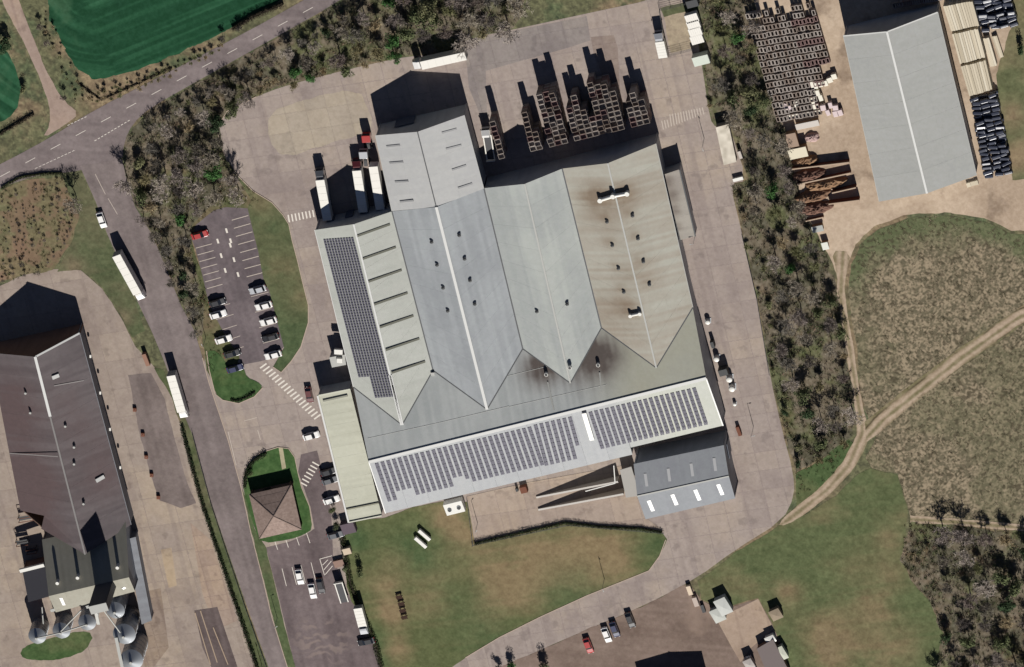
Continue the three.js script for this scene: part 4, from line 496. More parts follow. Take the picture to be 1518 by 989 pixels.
for (let k = 0; k < 4; k++) { const x = 1026.4 + k * 2.6, y = [27, 36.5, 47, 58.5][k]; lorry([x - 10, y + 2.8], [x + 8, y - 2.2], 'white panel trailer in the row of four inside the fenced compound', { h: 3, cabLess: true, name: 'panel_trailer', category: 'trailer' }).userData.group = 'trailers in the compound'; }
{ const p = P(1039, 90, 2.8).setY(.06), c = thing('storage_container', 'pale green storage container outside the compound fence', 'container', p); c.rotation.y = heading(1039, 90, 24, -6); const m = mat([212, 220, 206], .5), b = part(c, 'shell', new RoundedBoxGeometry(4.6, 2.7, 2.8, 2, .05).translate(0, 1.37, 0), m, false); for (let i = -6; i <= 6; i++) part(b, 'rib', boxGeo(.08, .03, 2.7, i * .34, 2.73, 0), m, false); part(c, 'door', boxGeo(.06, 2.4, 2.5, 2.33, 1.35, 0), M.capGrey, false); }
{ const p = P(673, 754, 2.8).setY(.08), c = thing('chiller_unit', 'white rooftop-style chiller with two dark fans beside the south wall', 'machine', p); c.rotation.y = heading(673, 754, 24, -6); part(c, 'casing', new RoundedBoxGeometry(5.6, 2.6, 3.6, 2, .1).translate(0, 1.3, 0), M.white, false); for (const x of [-1.4, 1.4]) { const f = part(c, 'fan', new THREE.CylinderGeometry(.55, .55, .12, 18).translate(x, 2.66, .2), M.dark, false); part(f, 'fan_guard', new THREE.TorusGeometry(.57, .05, 6, 18).rotateX(Math.PI / 2).translate(x, 2.74, .2), M.steel, false); } }

// ---------------------------------------------------------------- crates, pallets, timber
const woodMats = [[170, 160, 152], [156, 146, 138], [178, 168, 160], [146, 132, 122], [140, 116, 112]].map(c => mat(c, .95));
function crateGeo(w, h, d, t = .1) { const s = []; s.push(boxGeo(w, .1, d, 0, .1, 0)); for (const z of [-1, 1]) s.push(boxGeo(w, h - .05, t, 0, h / 2, z * (d - t) / 2)); for (const x of [-1, 1]) s.push(boxGeo(t, h - .05, d - 2 * t, x * (w - t) / 2, h / 2, 0)); return mergeGeometries(s); }
const crateG = crateGeo(1.72, .92, 1.5, .085), crateR = seeded(88);
function crateStack(p, turn, n, label, group) { const g = thing('crate_stack', label, 'crates', p, group); g.rotation.y = turn; const m = woodMats[Math.floor(crateR() * 5)]; for (let i = 0; i < n; i++) { const c = part(g, 'crate', crateG, i === n - 1 ? m : woodMats[Math.floor(crateR() * 5)], false); c.position.set((crateR() - .5) * .05, i * .93, (crateR() - .5) * .05); c.rotation.y = (crateR() - .5) * .03; } }
const z2 = (x, y) => [690 + x / 5.06, 70 + y / 5.06], crateTurn = heading(800, 200, 24, -6);
const crateSpots = new Set();
for (const [x0, y0, x1, y1] of [[198, 560, 248, 828, 6], [442, 525, 466, 660, 6], [468, 690, 486, 775, 5], [518, 660, 538, 770, 6], [575, 370, 632, 735, 6], [622, 348, 680, 735, 7], [668, 345, 730, 722, 7], [712, 480, 735, 590, 6], [775, 470, 788, 540, 6], [800, 555, 832, 700, 6], [832, 365, 880, 690, 7], [872, 470, 922, 680, 6], [935, 560, 962, 655, 6], [955, 285, 1016, 645, 7], [1002, 285, 1066, 630, 7], [1050, 290, 1116, 620, 7], [1098, 345, 1160, 608, 6], [1150, 460, 1198, 600, 6], [1250, 440, 1270, 580, 5], [1290, 330, 1318, 575, 6], [1332, 425, 1362, 545, 4], [564, 725, 572, 760, 5]]) {
  const top = z2(x0, y0), bot = z2(x1, y1), O = [808.6, 216.2], U = [9.35, -2.25], W = [1.75, 7.2], det = U[0] * W[1] - U[1] * W[0], ij = p => [((p[0] - O[0]) * W[1] - (p[1] - O[1]) * W[0]) / det, (U[0] * (p[1] - O[1]) - U[1] * (p[0] - O[0])) / det];
  const i = Math.round((ij(top)[0] + ij(bot)[0]) / 2), j0 = Math.round(ij(top)[1]), j1 = Math.round(ij(bot)[1]);
  for (let j = j0; j <= j1; j++) { if (crateSpots.has(i + ',' + j)) continue; crateSpots.add(i + ',' + j); const m = 6 + (j < j0 + 3 && (i & 1) ? 1 : 0) + (crateR() < .06 ? 1 : 0) - (crateR() < .12 ? 1 : 0); crateStack(P(O[0] + i * U[0] + j * W[0], O[1] + i * U[1] + j * W[1], 6 * .93).setY(.034), crateTurn, m, 'tall stack of open timber crates behind the north gables of the factory', 'crate stacks in the north yard'); } }
// low rows of open pallet crates in the timber yard
{ const z6 = (x, y) => [1100 + x / 5.495, y / 5.495], turn = heading(1170, 100, 24, -5), g0 = crateGeo(1, 1.7, 1.6, .2), r = seeded(5); let count = 0;
  for (let k = -2; k < 14; k++) { const y = 205 + k * 56, a = z6(78 + k * 16.5, y + 45), b = z6(600 + k * 16.5, y - 45), w = P(...a, 1.8), e = P(...b, 1.8), n = 17;
    for (let i = 0; i <= n; i++) { if ((k > 9 && i > 11) || (k < 0 && hsh(i, k + 20) < .45) || (k > 6 && i > 14)) continue; if (count++ > 292) continue; const o = new THREE.Mesh(g0, woodMats[(k % 3 === 0 && i > 10) ? 4 : Math.floor(r() * 4)]); o.name = numbered('pallet_crate'); o.position.copy(w.clone().lerp(e, i / n).setY(.024)); o.rotation.y = turn + (r() - .5) * .04; o.scale.set(1, .8 + r() * .35, 1); scene.add(o); tag(o, 'open slatted crate in the long rows between the trees and the barn', 'crate', 'pallet crates in the timber yard'); } }
  const wrap = mat([238, 232, 214], .5), pink = mat([216, 196, 196], .6);
  [[575, 690], [600, 700], [640, 690], [680, 680], [715, 655], [750, 625], [610, 760], [640, 800], [580, 820], [440, 850], [600, 870], [340, 870], [375, 870], [660, 880], [720, 860], [760, 880], [700, 920], [760, 930], [800, 920]].forEach(([x, y], i) => { const p = P(...z6(x, y), 1.4).setY(.024), o = thing('wrapped_pack', i < 11 ? 'cream shrink-wrapped timber pack at the south end of the crate rows' : 'pale pink wrapped timber pack heaped at the corner of the crate rows', 'pack', p, i < 11 ? 'cream packs' : 'pink packs'); o.rotation.y = turn + (r() - .5) * .3; part(o, 'wrapping', new RoundedBoxGeometry(1.1 + r() * .5, 1.3, 1.5 + r() * .5, 2, .12).translate(0, .75, 0), i < 11 ? wrap : pink, false); part(o, 'bearer', boxGeo(1, .1, .15, 0, .05, .4), M.timber, false); part(o, 'bearer', boxGeo(1, .1, .15, 0, .05, -.4), M.timber, false); });
  const pk = thing('long_timber_pack', 'long white wrapped pack lying along the last crate row', 'pack', P(...z6(510, 930), 1).setY(.024)); pk.rotation.y = turn; part(pk, 'wrapping', new RoundedBoxGeometry(9, .9, 1.1, 2, .1).translate(0, .5, 0), wrap, false); for (const x of [-3, 0, 3]) part(pk, 'strap', boxGeo(.08, .92, 1.12, x, .5, 0), M.dark, false);
  const row = [[1325, 9], [1345, 6], [1365, 3], [1385, -1]]; for (let i = 0; i < 22; i++) { const x = 1326 + i * 3.2, o = new THREE.Mesh(g0, woodMats[Math.floor(r() * 5)]); o.name = numbered('pallet_crate'); o.position.copy(P(x, 9 - i * .55, 1.8).setY(.024)); o.rotation.y = turn; scene.add(o); tag(o, 'open slatted pallet crate in the row behind the north gable of the timber barn', 'crate', 'pallet crates behind the barn'); }
  // chip bays: heaps between sleeper walls
  const z7 = (x, y) => [1150 + x / 3.956, 140 + y / 3.956], heapM = [[132, 104, 84], [148, 118, 92], [120, 92, 80]].map(c => mat(c, 1));
  const heap = (x, y, w, d, h, m, l) => { const g = new THREE.SphereGeometry(1, 72, 30, 0, Math.PI * 2, 0, Math.PI / 2), p = g.attributes.position; for (let i = 0; i < p.count; i++) { const X = p.getX(i), Y = p.getY(i), Z = p.getZ(i), f = .45 + 1.1 * fbm(X * w * .55 + x, Z * d * .55 + y, 5), e = .7 + .6 * fbm(X * 1.7 + x * .1, Z * 1.7 + y * .1, 3); p.setXYZ(i, X * w * e, Y * h * f * (.9 + .3 * noise(X * w * 3, Z * d * 3)), Z * d * e); } g.computeVertexNormals(); const o = thing('chip_heap', l, 'heap', P(...z7(x, y)).setY(.0)); o.rotation.y = turn; part(o, 'pile', g, m, false); return o; };
  const bayWall = (x0, y0, x1, y1, h, l) => { const a = P(...z7(x0, y0), h).setY(.02), b = P(...z7(x1, y1), h).setY(.02), t = thing('bay_wall', l, 'wall', a.clone().lerp(b, .5)), n = Math.round(h / .4); for (let i = 0; i < n; i++) part(t, 'sleeper', bar(a.clone().setY(.02 + i * .4), b.clone().setY(.02 + i * .4), .35, .38), i === n - 1 ? mat([190, 168, 146], .95) : M.rust); };
  bayWall(95, 440, 430, 400, 2, 'sleeper wall at the head of the chip bays'); bayWall(125, 530, 440, 462, 1.6, 'sleeper wall behind the widest chip heap'); bayWall(330, 580, 470, 548, 2.4, 'short sleeper wall with pale top in the middle of the chip bays'); bayWall(310, 645, 490, 622, 2.4, 'short sleeper wall next to the southern chip bay'); bayWall(175, 745, 280, 722, 1.2, 'low sleeper wall closing the southern chip bay');
  heap(190, 470, 5, 1.8, 1.5, heapM[2], 'reddish chip heap at the head of the bays'); heap(290, 520, 6, 2, 2, heapM[1], 'long pale chip heap in the widest bay'); heap(220, 590, 5, 2, 1.9, heapM[0], 'brown chip heap against the trees'); heap(240, 660, 5, 2, 1.8, heapM[2], 'dark chip heap behind the pale-topped wall'); heap(170, 390, 4, 1.8, 1.5, heapM[1], 'chip heap below the cream-roofed shelter'); heap(215, 250, 2.2, 1.4, 1.2, mat([186, 160, 154], 1), 'small pinkish sand heap near the crate rows');
  for (const [x, y, w, d, h, m, l] of [[130, 345, 5, 2.8, 2.6, mat([226, 216, 190], .7), 'cream-roofed timber shelter beside the chip heap'], [95, 270, 2.8, 4, 2.4, mat([164, 140, 120]), 'brown hut between the trees and the crates'], [185, 180, 6.4, 1.5, 1.6, mat([214, 206, 196]), 'long pale skip at the end of the crate rows'], [290, 890, 1.6, 2, 1.6, mat([230, 232, 220]), 'white water tank beside the dirt track'], [245, 790, 3, 1.6, 1.8, mat([176, 178, 172]), 'grey tank at the edge of the trees']]) { const s = thing('yard_shelter', l, 'shelter', P(...z7(x, y), h).setY(.02)); s.rotation.y = turn; part(s, 'walls', boxGeo(w, h - .2, d, 0, (h - .2) / 2, 0), M.timber, false); part(s, 'roof', new RoundedBoxGeometry(w + .3, .2, d + .3, 2, .05).translate(0, h - .1, 0), m, false); }
  // sawn boards, planks stacked side by side, and black-wrapped bales
  const boards = [[214, 202, 178], [202, 190, 166], [222, 212, 190], [190, 178, 154]].map(c => mat(c, .85));
  const lumber = (q, h, n, l) => { const t = q.map(p => P(...p, h)), g = thing('timber_pack', l, 'timber', t[0].clone().lerp(t[2], .5).setY(0)); for (let i = 0; i < n; i++) { const s = [t[0].clone().lerp(t[1], i / n + .004), t[0].clone().lerp(t[1], (i + 1) / n - .004), t[3].clone().lerp(t[2], (i + 1) / n - .004), t[3].clone().lerp(t[2], i / n + .004)], up = (r() - .7) * .5; s.forEach(p => p.y += up); part(g, 'plank_stack', prism(s, DOWN(h + up - .03)), boards[Math.floor(r() * 4)]); } };
  lumber([[1398, 10], [1442, 2], [1452, 38], [1410, 47]], 4, 12, 'block of fresh cream sawn boards next to the north-east corner of the barn'); lumber([[1411, 51], [1450, 43], [1461, 85], [1423, 95]], 4, 12, 'block of fresh cream sawn boards in the middle along the barn wall'); lumber([[1424, 99], [1461, 90], [1471, 133], [1437, 143]], 4, 11, 'block of fresh cream sawn boards next to the black-wrapped bales'); lumber([[1457, 58], [1466, 56], [1478, 97], [1468, 100]], 2, 3, 'narrow stack of cream boards standing out beside the middle block'); lumber([[1470, 55], [1478, 53], [1488, 84], [1481, 87]], 1, 3, 'low weathered stack of boards on the grass'); lumber([[1432, 273], [1449, 268], [1451, 274], [1434, 279]], 1, 3, 'small board stack at the south-east corner of the barn');
  const wrapB = new THREE.MeshPhysicalMaterial({ color: col(58, 62, 76), roughness: .3, clearcoat: .5 }), balePiece = new RoundedBoxGeometry(2.6, 1.15, 1.15, 3, .34), b0 = thing('wrapped_bale', 'x', 'bale', new V3());
  part(b0, 'wrapping', balePiece, wrapB, false).position.y = .6; part(b0, 'fold', new THREE.TorusGeometry(.52, .06, 6, 16).rotateY(Math.PI / 2), wrapB, false).position.y = .6; scene.remove(b0); used.delete('wrapped_bale');
  const bales = (x0, y0, ux, uy, vx, vy, nu, nv, l, gname) => { for (let j = 0; j < nv; j++) for (let i = 0; i < nu; i++) for (let k = 0; k < 2; k++) { const p = P(x0 + ux * (i + .5) / nu + vx * (j + .5) / nv, y0 + uy * (i + .5) / nu + vy * (j + .5) / nv, 2).setY(.03 + k * 1.12), c = b0.clone(); c.name = numbered('wrapped_bale'); c.position.copy(p); c.rotation.set((r() - .5) * .3, turn + (r() - .5) * .5, (r() - .5) * .3); c.scale.set(.85 + r() * .3, .8 + r() * .4, .85 + r() * .35); p.x += (r() - .5) * .7; p.z += (r() - .5) * .5; c.position.copy(p); if (k && r() < .2) continue; c.userData = {}; scene.add(c); tag(c, l, 'bale', gname); } };
  bales(1437, 146, 41, -10, 24, 122, 3, 18, 'black plastic-wrapped bale in the long stack below the cream boards', 'black bales along the barn'); bales(1443, 3, 54, -12, 12, 46, 4, 8, 'black plastic-wrapped bale in the stack at the edge of the timber yard', 'black bales north-east of the boards');
}

// ---------------------------------------------------------------- small things
const lampG = { post: new THREE.CylinderGeometry(.05, .09, 6, 8).translate(0, 3, 0), arm: boxGeo(.9, .06, .06, .4, 5.95, 0), head: new RoundedBoxGeometry(.6, .1, .24, 2, .03).translate(.8, 5.9, 0) };
[[896, 858, 'street lamp on the south lawn beside the lane'], [411, 916, 'street lamp on the kerb between the side road and the lower car park'], [1117, 632, 'yard lamp on the east lane north of the concrete joint'], [1031, 347, 'yard lamp at the south end of the flat-roofed store'], [130, 700, 'lamp beside the east wall of the old works'], [305, 500, 'lamp in the scrub beside the staff car park'], [1044, 205, 'lamp at the striped crossing of the east lane'], [708, 775, 'lamp at the corner of the concrete apron'], [388, 985, 'lamp on the side road verge']].forEach(([x, y, l]) => { const g = thing('street_lamp', l, 'lamp', P(x, y).setY(.05)); part(g, 'post', lampG.post, M.steel, false); part(g, 'arm', lampG.arm, M.steel, false); part(g, 'head', lampG.head, M.capGrey, false); g.rotation.y = rnd() * 6; });
[[591.8, 883], [595, 893], [597, 903], [599.5, 913]].forEach(([x, y], i) => { const g = thing('picnic_table', 'dark timber picnic table in the line of four on the south lawn', 'table', P(x, y).setY(.07), 'picnic tables on the lawn'); g.rotation.y = crateTurn; const m = mat([70, 52, 44], .9); for (let k = 0; k < 5; k++) part(g, 'top_board', boxGeo(1.8, .05, .15, 0, .76, -.34 + k * .17), m, false); for (const z of [-.75, .75]) part(g, 'bench', boxGeo(1.8, .05, .26, 0, .45, z), m, false); for (const x2 of [-.6, .6]) { part(g, 'leg_frame', boxGeo(.09, .74, .09, x2, .37, -.3), m, false); part(g, 'leg_frame', boxGeo(.09, .74, .09, x2, .37, .3), m, false); part(g, 'cross_beam', boxGeo(.09, .09, 1.6, x2, .4, 0), m, false); } });
[[629, 793.5, 'long white feed trough on the lawn nearest to the factory wall'], [623.5, 804.5, 'long white feed trough on the lawn, the one farther from the factory wall']].forEach(([x, y, l]) => { const g = thing('white_trough', l, 'trough', P(x, y, 1).setY(.07)); g.rotation.y = heading(x, y, 15, 13); part(g, 'tank', new RoundedBoxGeometry(4.4, .9, 1.1, 3, .12).translate(0, .7, 0), M.white, false); for (const q of [-1.6, 1.6]) part(g, 'foot', boxGeo(.3, .28, 1, q, .14, 0), M.dark, false); });
[[1049, 478, .9, 1.3], [1062, 533, 1, 1.6], [1081, 563, 1.1, 1.8], [1085, 577, 1.1, 1.8], [1089, 600, .6, 1]].forEach(([x, y, r, h], i) => { const g = thing('bulk_tank', ['white tank nearest to the cross hall valley on the east wall', 'white tank beside the fenced cage on the east wall', 'northern one of a pair of round white tanks by the east wall', 'southern one of a pair of round white tanks by the east wall', 'small white tank at the end of the tank line by the east wall'][i], 'tank', P(x, y, h).setY(.03)); part(g, 'shell', new THREE.CylinderGeometry(r * .8, r * .8, h, 18).translate(0, h / 2, 0), M.white, false); part(g, 'lid', new THREE.SphereGeometry(r * .8, 18, 8, 0, Math.PI * 2, 0, Math.PI / 2).scale(1, .35, 1).translate(0, h, 0), M.white, false); part(g, 'frame', boxGeo(r * 1.9, .14, r * 1.9, 0, .07, 0), M.steel, false); });
[[1072, 553, 2.6, 2, 2.8, M.dark, 'black compressor cage by the pair of white tanks'], [1095, 640, 1, 3, 1.2, M.rust, 'rusty narrow skip on the east lane'], [1056, 512, 1, 2, 2, M.dark, 'dark bin beside the east gable'], [776, 727, 2, 2, 1.8, M.rust, 'rusty pump set at the head of the loading dock'], [766, 727, .7, 1, 1.2, M.dark, 'dark bin on the concrete apron'], [216, 534, 1.2, 4, 1.6, mat([150, 110, 90]), 'long brown trailer frame on the verge by the hedge'], [1094, 266, 3, 1, 1, M.white, 'white block at the end of the sheeted bay'], [1097, 230, .9, 2.4, 1.6, mat([200, 190, 180]), 'pale bin behind the sheeted bay'], [514, 818, 2.4, 2, 1.6, mat([212, 192, 166], .8), 'tan covered skip on the bank beside the lower car park'], [502, 836, 3, 2.2, 1, mat([150, 120, 106]), 'brown pallet pile beside the hatched bay'], [516, 784, 4, 3.4, 2.2, mat([106, 94, 102], .9), 'grey felt-roofed bin store at the south end of the office range'], [1022, 876, 1.3, 3, 1.2, mat([226, 206, 180]), 'cream skip on the gravel yard beside the lane'], [1031, 893, 1.4, 3, 1.2, mat([196, 180, 168]), 'pale trailer behind the cream skip'], [1042, 903, 1, 2.6, .9, M.dark, 'dark trailer beside the garden sheds'], [1026, 6, 3.4, 2.2, 2.6, M.dark, 'added black box in place of the shadow north of the trailer row']].forEach(([x, y, w, d, h, m, l]) => { const g = thing('yard_unit', l, 'skip', P(x, y, h).setY(.05)); g.rotation.y = crateTurn; part(g, 'body', new RoundedBoxGeometry(w, h - .2, d, 2, .06).translate(0, h / 2, 0), m, false); part(g, 'lid', boxGeo(w * .96, .06, d * .96, 0, h - .08, 0), m, false); part(g, 'skid', boxGeo(w * .9, .1, .2, 0, .05, d * .3), M.dark, false); part(g, 'skid', boxGeo(w * .9, .1, .2, 0, .05, -d * .3), M.dark, false); });  // the last black box is added in place of a shadow
for (const [x, y] of [[200, 606], [212, 643], [217, 676], [225, 703], [235, 736]]) { const g = thing('concrete_block', 'dark rust-stained barrier block in the line along the asphalt patch', 'barrier', P(x, y).setY(.03), 'barrier blocks in the works yard'); part(g, 'block', new RoundedBoxGeometry(1, .8, 1.1, 2, .06).translate(0, .4, 0), M.rust, false); part(g, 'lifting_eye', new THREE.TorusGeometry(.12, .03, 6, 12).translate(0, .84, 0), M.steel, false); }
// chain-link fence of the compound: posts, rails and wires
function fence(path, h, label, gap = 3) { const pts = path.map(p => P(...p).setY(.03)), g = thing('wire_fence', label, 'fence', pts[0].clone()), pg = new THREE.CylinderGeometry(.05, .05, h, 6); for (let i = 0; i + 1 < pts.length; i++) { const a = pts[i], b = pts[i + 1], n = Math.max(1, Math.round(a.distanceTo(b) / gap)); for (let k = 0; k < n; k++) { const p = a.clone().lerp(b, k / n); part(g, 'post', pg.clone().translate(p.x, h / 2, p.z), M.dark); } for (let w = 0; w < 4; w++) part(g, 'wire', bar(a.clone().setY(.3 + w * (h - .4) / 3), b.clone().setY(.3 + w * (h - .4) / 3), .05, .05), M.dark); } }
fence([[979, 12], [1040, -3]], 1.9, 'dark wire fence along the north side of the trailer compound'); fence([[978, 14], [984, 45], [992, 80]], 1.9, 'dark wire fence along the lorry side of the trailer compound'); fence([[992, 80], [1028, 70]], 1.9, 'dark wire fence along the south side of the trailer compound'); fence([[700, 808], [704, 806], [842, 777], [985, 789]], 1.1, 'low fence along the south edge of the concrete apron'); fence([[693, 742], [701, 806]], 1.1, 'low fence at the west end of the concrete apron'); fence([[1100, 345], [1122, 440], [1141, 555]], 1.2, 'low fence between the east lane and the trees', 4); fence([[285, 640], [313, 745], [334, 810], [366, 905], [396, 989]], 1, 'low post and wire fence along the hedge of the side road', 5);

// ---------------------------------------------------------------- vegetation
function tubeInto(list, a, b, r0, r1, n) { list.push(pole(a, b, r0, r1, n)); }
function blades(n, fn) { const pos = [], nor = []; for (let i = 0; i < n; i++) { const t = fn(i); for (const p of t) pos.push(p.x, p.y, p.z); } const g = new THREE.BufferGeometry(); g.setAttribute('position', new THREE.Float32BufferAttribute(pos, 3)); g.setAttribute('uv', new THREE.Float32BufferAttribute(new Float32Array(pos.length / 3 * 2), 2)); g.computeVertexNormals(); return g; }
const rv = (r) => new V3(r() - .5, r() - .5, r() - .5).normalize();
function bareTree(seed, H, spread, twigs) {        // leafless: trunk, limbs, branches and a haze of twigs
  const r = seeded(seed), wood = [], fine = [], tips = [];
  const grow = (p, d, len, rad, lvl) => { const mid = p.clone().addScaledVector(d, len * .5).addScaledVector(rv(r), len * .06), end = p.clone().addScaledVector(d, len).addScaledVector(rv(r), len * .1), L = lvl < 2 ? wood : fine, n = lvl < 2 ? 6 : 3;
    tubeInto(L, p, mid, rad, rad * .82, n); tubeInto(L, mid, end, rad * .82, rad * .62, n); if (lvl >= 1) tips.push([mid, end, len]); if (lvl === 3) return;
    const kids = lvl === 0 ? 5 : 3 + (r() < .5 ? 1 : 0); for (let i = 0; i < kids; i++) { const a = i / kids * 6.283 + r() * .9, side = new V3(Math.cos(a), .25 + r() * .5, Math.sin(a)); const nd = d.clone().multiplyScalar(lvl === 0 ? .55 : .7).addScaledVector(side, spread * (lvl === 0 ? .8 : .75)).normalize(); grow(lvl === 0 || r() < .6 ? end : mid, nd, len * (.6 + r() * .22), rad * .55, lvl + 1); } };
  grow(new V3(0, -.1, 0), new V3((r() - .5) * .15, 1, (r() - .5) * .15).normalize(), H * .36, H * .026, 0);
  fine.push(blades(twigs, () => { const t = tips[Math.floor(r() * tips.length)], p = t[0].clone().lerp(t[1], r() * 1.15), d = rv(r).add(new V3(0, .35, 0)).normalize(), l = .45 + r() * .9, w = rv(r).cross(d).normalize().multiplyScalar(.03 + r() * .045); return [p.clone().add(w), p.clone().sub(w), p.clone().addScaledVector(d, l)]; }));
  return { trunk: mergeGeometries(wood.map(g => g.toNonIndexed())), crown: mergeGeometries(fine.map(g => g.index ? g.toNonIndexed() : g)) };
}
function leafTree(seed, H, R, leaves) {
  const r = seeded(seed), wood = [pole(new V3(0, -.1, 0), new V3(0, H * .7, 0), H * .03, H * .012, 6)], lobes = [];
  for (let i = 0; i < 9; i++) { const a = r() * 6.28, q = Math.sqrt(r()) * R * .75, c = new V3(Math.cos(a) * q, H * (.35 + .5 * r()), Math.sin(a) * q); lobes.push([c, R * (.28 + r() * .3)]); wood.push(pole(new V3(0, H * .3, 0), c, H * .012, .02, 4)); }
  const crown = blades(leaves * 2, (() => { let a, b, c, d; return i => { if (i % 2) return [a, c, d]; const [o, q] = lobes[Math.floor(r() * lobes.length)], n = rv(r); const p = o.clone().addScaledVector(n, q * (.55 + r() * .5)), s = .12 + r() * .14, u = rv(r).cross(n).normalize(), v = n.clone().lerp(rv(r), .5).cross(u).normalize(); a = p.clone().addScaledVector(u, s); b = p.clone().addScaledVector(v, s * .7); c = p.clone().addScaledVector(u, -s); d = p.clone().addScaledVector(v, -s * .7); return [a, b, c]; }; })());
  return { trunk: mergeGeometries(wood.map(g => g.toNonIndexed())), crown };
}
const kinds = {
  grey: { geo: [1, 2, 3, 4].map(s => bareTree(s * 31, 7.5, .95, 900)), bark: [[164, 152, 142], [148, 138, 132]], twig: [[192, 180, 168], [160, 148, 140], [138, 132, 122], [176, 166, 150]] },
  purple: { geo: [5, 6, 7].map(s => bareTree(s * 37, 6.4, 1.05, 850)), bark: [[134, 122, 114]], twig: [[150, 136, 128], [118, 110, 104], [136, 128, 116]] },
  ochre: { geo: [8, 9, 10].map(s => bareTree(s * 41, 4.6, 1.25, 800)), bark: [[150, 134, 112]], twig: [[184, 166, 132], [160, 150, 114], [142, 142, 102]] },
  ivy: { geo: [11, 12, 13].map(s => leafTree(s * 43, 6, 2.6, 1500)), bark: [[84, 76, 66]], twig: [[72, 90, 62], [112, 120, 84], [84, 124, 70], [134, 134, 98]] },
};
for (const k in kinds) { kinds[k].bark = kinds[k].bark.map(c => mat(c, .95)); kinds[k].twig = kinds[k].twig.map(c => mat(c, .95)); }
const treeR = seeded(4242);
function tree(kind, px, py, label, group, k = 1) {
  const K = kinds[kind], v = K.geo[Math.floor(treeR() * K.geo.length)], i = Math.floor(treeR() * K.twig.length), g = thing(kind === 'ivy' ? 'evergreen_tree' : kind === 'ochre' ? 'scrub_tree' : 'bare_tree', label, 'tree', P(px, py).setY(.02), group);
  g.rotation.y = treeR() * 6.28; g.scale.set(k * (.85 + treeR() * .3), k * (.8 + treeR() * .35), k * (.85 + treeR() * .3)); part(g, 'trunk', v.trunk, K.bark[i % K.bark.length], false); part(g, 'crown', v.crown, K.twig[i], false);
}
function scatter(poly, gap, fn, tries = 2500) { const xs = poly.map(p => p[0]), ys = poly.map(p => p[1]), x0 = Math.min(...xs), x1 = Math.max(...xs), y0 = Math.min(...ys), y1 = Math.max(...ys), got = []; for (let i = 0; i < tries; i++) { const x = lerp(x0, x1, treeR()), y = lerp(y0, y1, treeR()); if (!inside(poly, x, y) || x < -15 || x > 1533 || y < -22 || y > 1010 || (x > 595 && x < 705 && y > 48) || (x < 1068 && x > 1000 && y < 130) || (x > 1040 && x < 1112 && y > 165 && y < 265)) continue; if (got.some(q => Math.hypot(q[0] - x, q[1] - y) < gap)) continue; got.push([x, y]); fn(x, y); } }
const where = { n: ['the wood between main road and yard', 'north wood'], b: ['the belt beside the staff car park', 'car park belt'], e: ['the wood strip beside the east lane', 'east strip'], s: ['the thicket south of the set-aside field', 'south thicket'] };
const lab = { grey: 'leafless grey-brown tree in ', purple: 'leafless dark purplish tree in ', ochre: 'low straw-coloured scrubby tree in ', ivy: 'green ivy-clad or evergreen tree in ' };
const put = (w, kind, x, y, k) => tree(kind, x, y, lab[kind] + where[w][0], where[w][1] + ' ' + kind, k);
const roadEdge = lineDist([[184, 212], [196, 184], [222, 160], [300, 116], [400, 60], [500, 4], [560, -32]]), nearRoad = (x, y) => { const p = P(x, y), d = roadEdge(p.x, p.z); return d < 3 ? 0 : lerp(.5, 1, sstep(3, 11, d)); };
scatter(northWood, 22, (x, y) => { const near = nearRoad(x, y); if (!near) return; const edge = y > 150 - x * .11 - 12, u = treeR(); put('n', edge ? (u < .75 ? 'ochre' : 'ivy') : u < .42 ? 'grey' : u < .72 ? 'purple' : u < .86 ? 'ivy' : 'ochre', x, y, near * (edge ? .75 : .95 + treeR() * .3)); });
scatter(beltWood, 22, (x, y) => { const u = treeR(), near = nearRoad(x, y); if (!near) return; put('b', u < .45 ? 'grey' : u < .68 ? 'purple' : u < .86 ? 'ivy' : 'ochre', x, y, near * ((y > 300 ? .62 : .9) + treeR() * .2)); });
const laneEdge = lineDist([[1046, 60], [1044, 104], [1056, 176], [1086, 276], [1102, 345], [1124, 440], [1143, 550], [1163, 640], [1180, 700]]);
scatter(eastWood, 23, (x, y) => { const u = treeR(), p = P(x, y), d = laneEdge(p.x, p.z); if (d < 4) { put('e', u < .5 ? 'ochre' : 'ivy', x, y, .3 + treeR() * .25); return; } if (u > .86) return; put('e', u < .33 ? 'grey' : u < .5 ? 'purple' : u < .7 ? 'ivy' : 'ochre', x, y, .65 + treeR() * .4); });
scatter(southWood, 26, (x, y) => { const u = treeR(); if (x < 1385 && y < 890) { if (u < .5) put('s', u < .3 ? 'ochre' : 'ivy', x, y, .25 + treeR() * .25); return; } if (u > .9) return; put('s', u < .4 ? 'grey' : u < .7 ? 'purple' : u < .85 ? 'ivy' : 'ochre', x, y, .8 + treeR() * .4); });
for (let i = 0; i < 15; i++) { const t = i / 15 + treeR() * .02; tree('grey', lerp(222, 520, t) + 6, lerp(178, 12, t) + 4, 'slender leafless tree in the row along the south side of the main road', 'roadside row', .38 + treeR() * .2); }
tree('grey', 113, 292, 'spreading leafless tree alone on the verge at the road junction', null, 1.1);
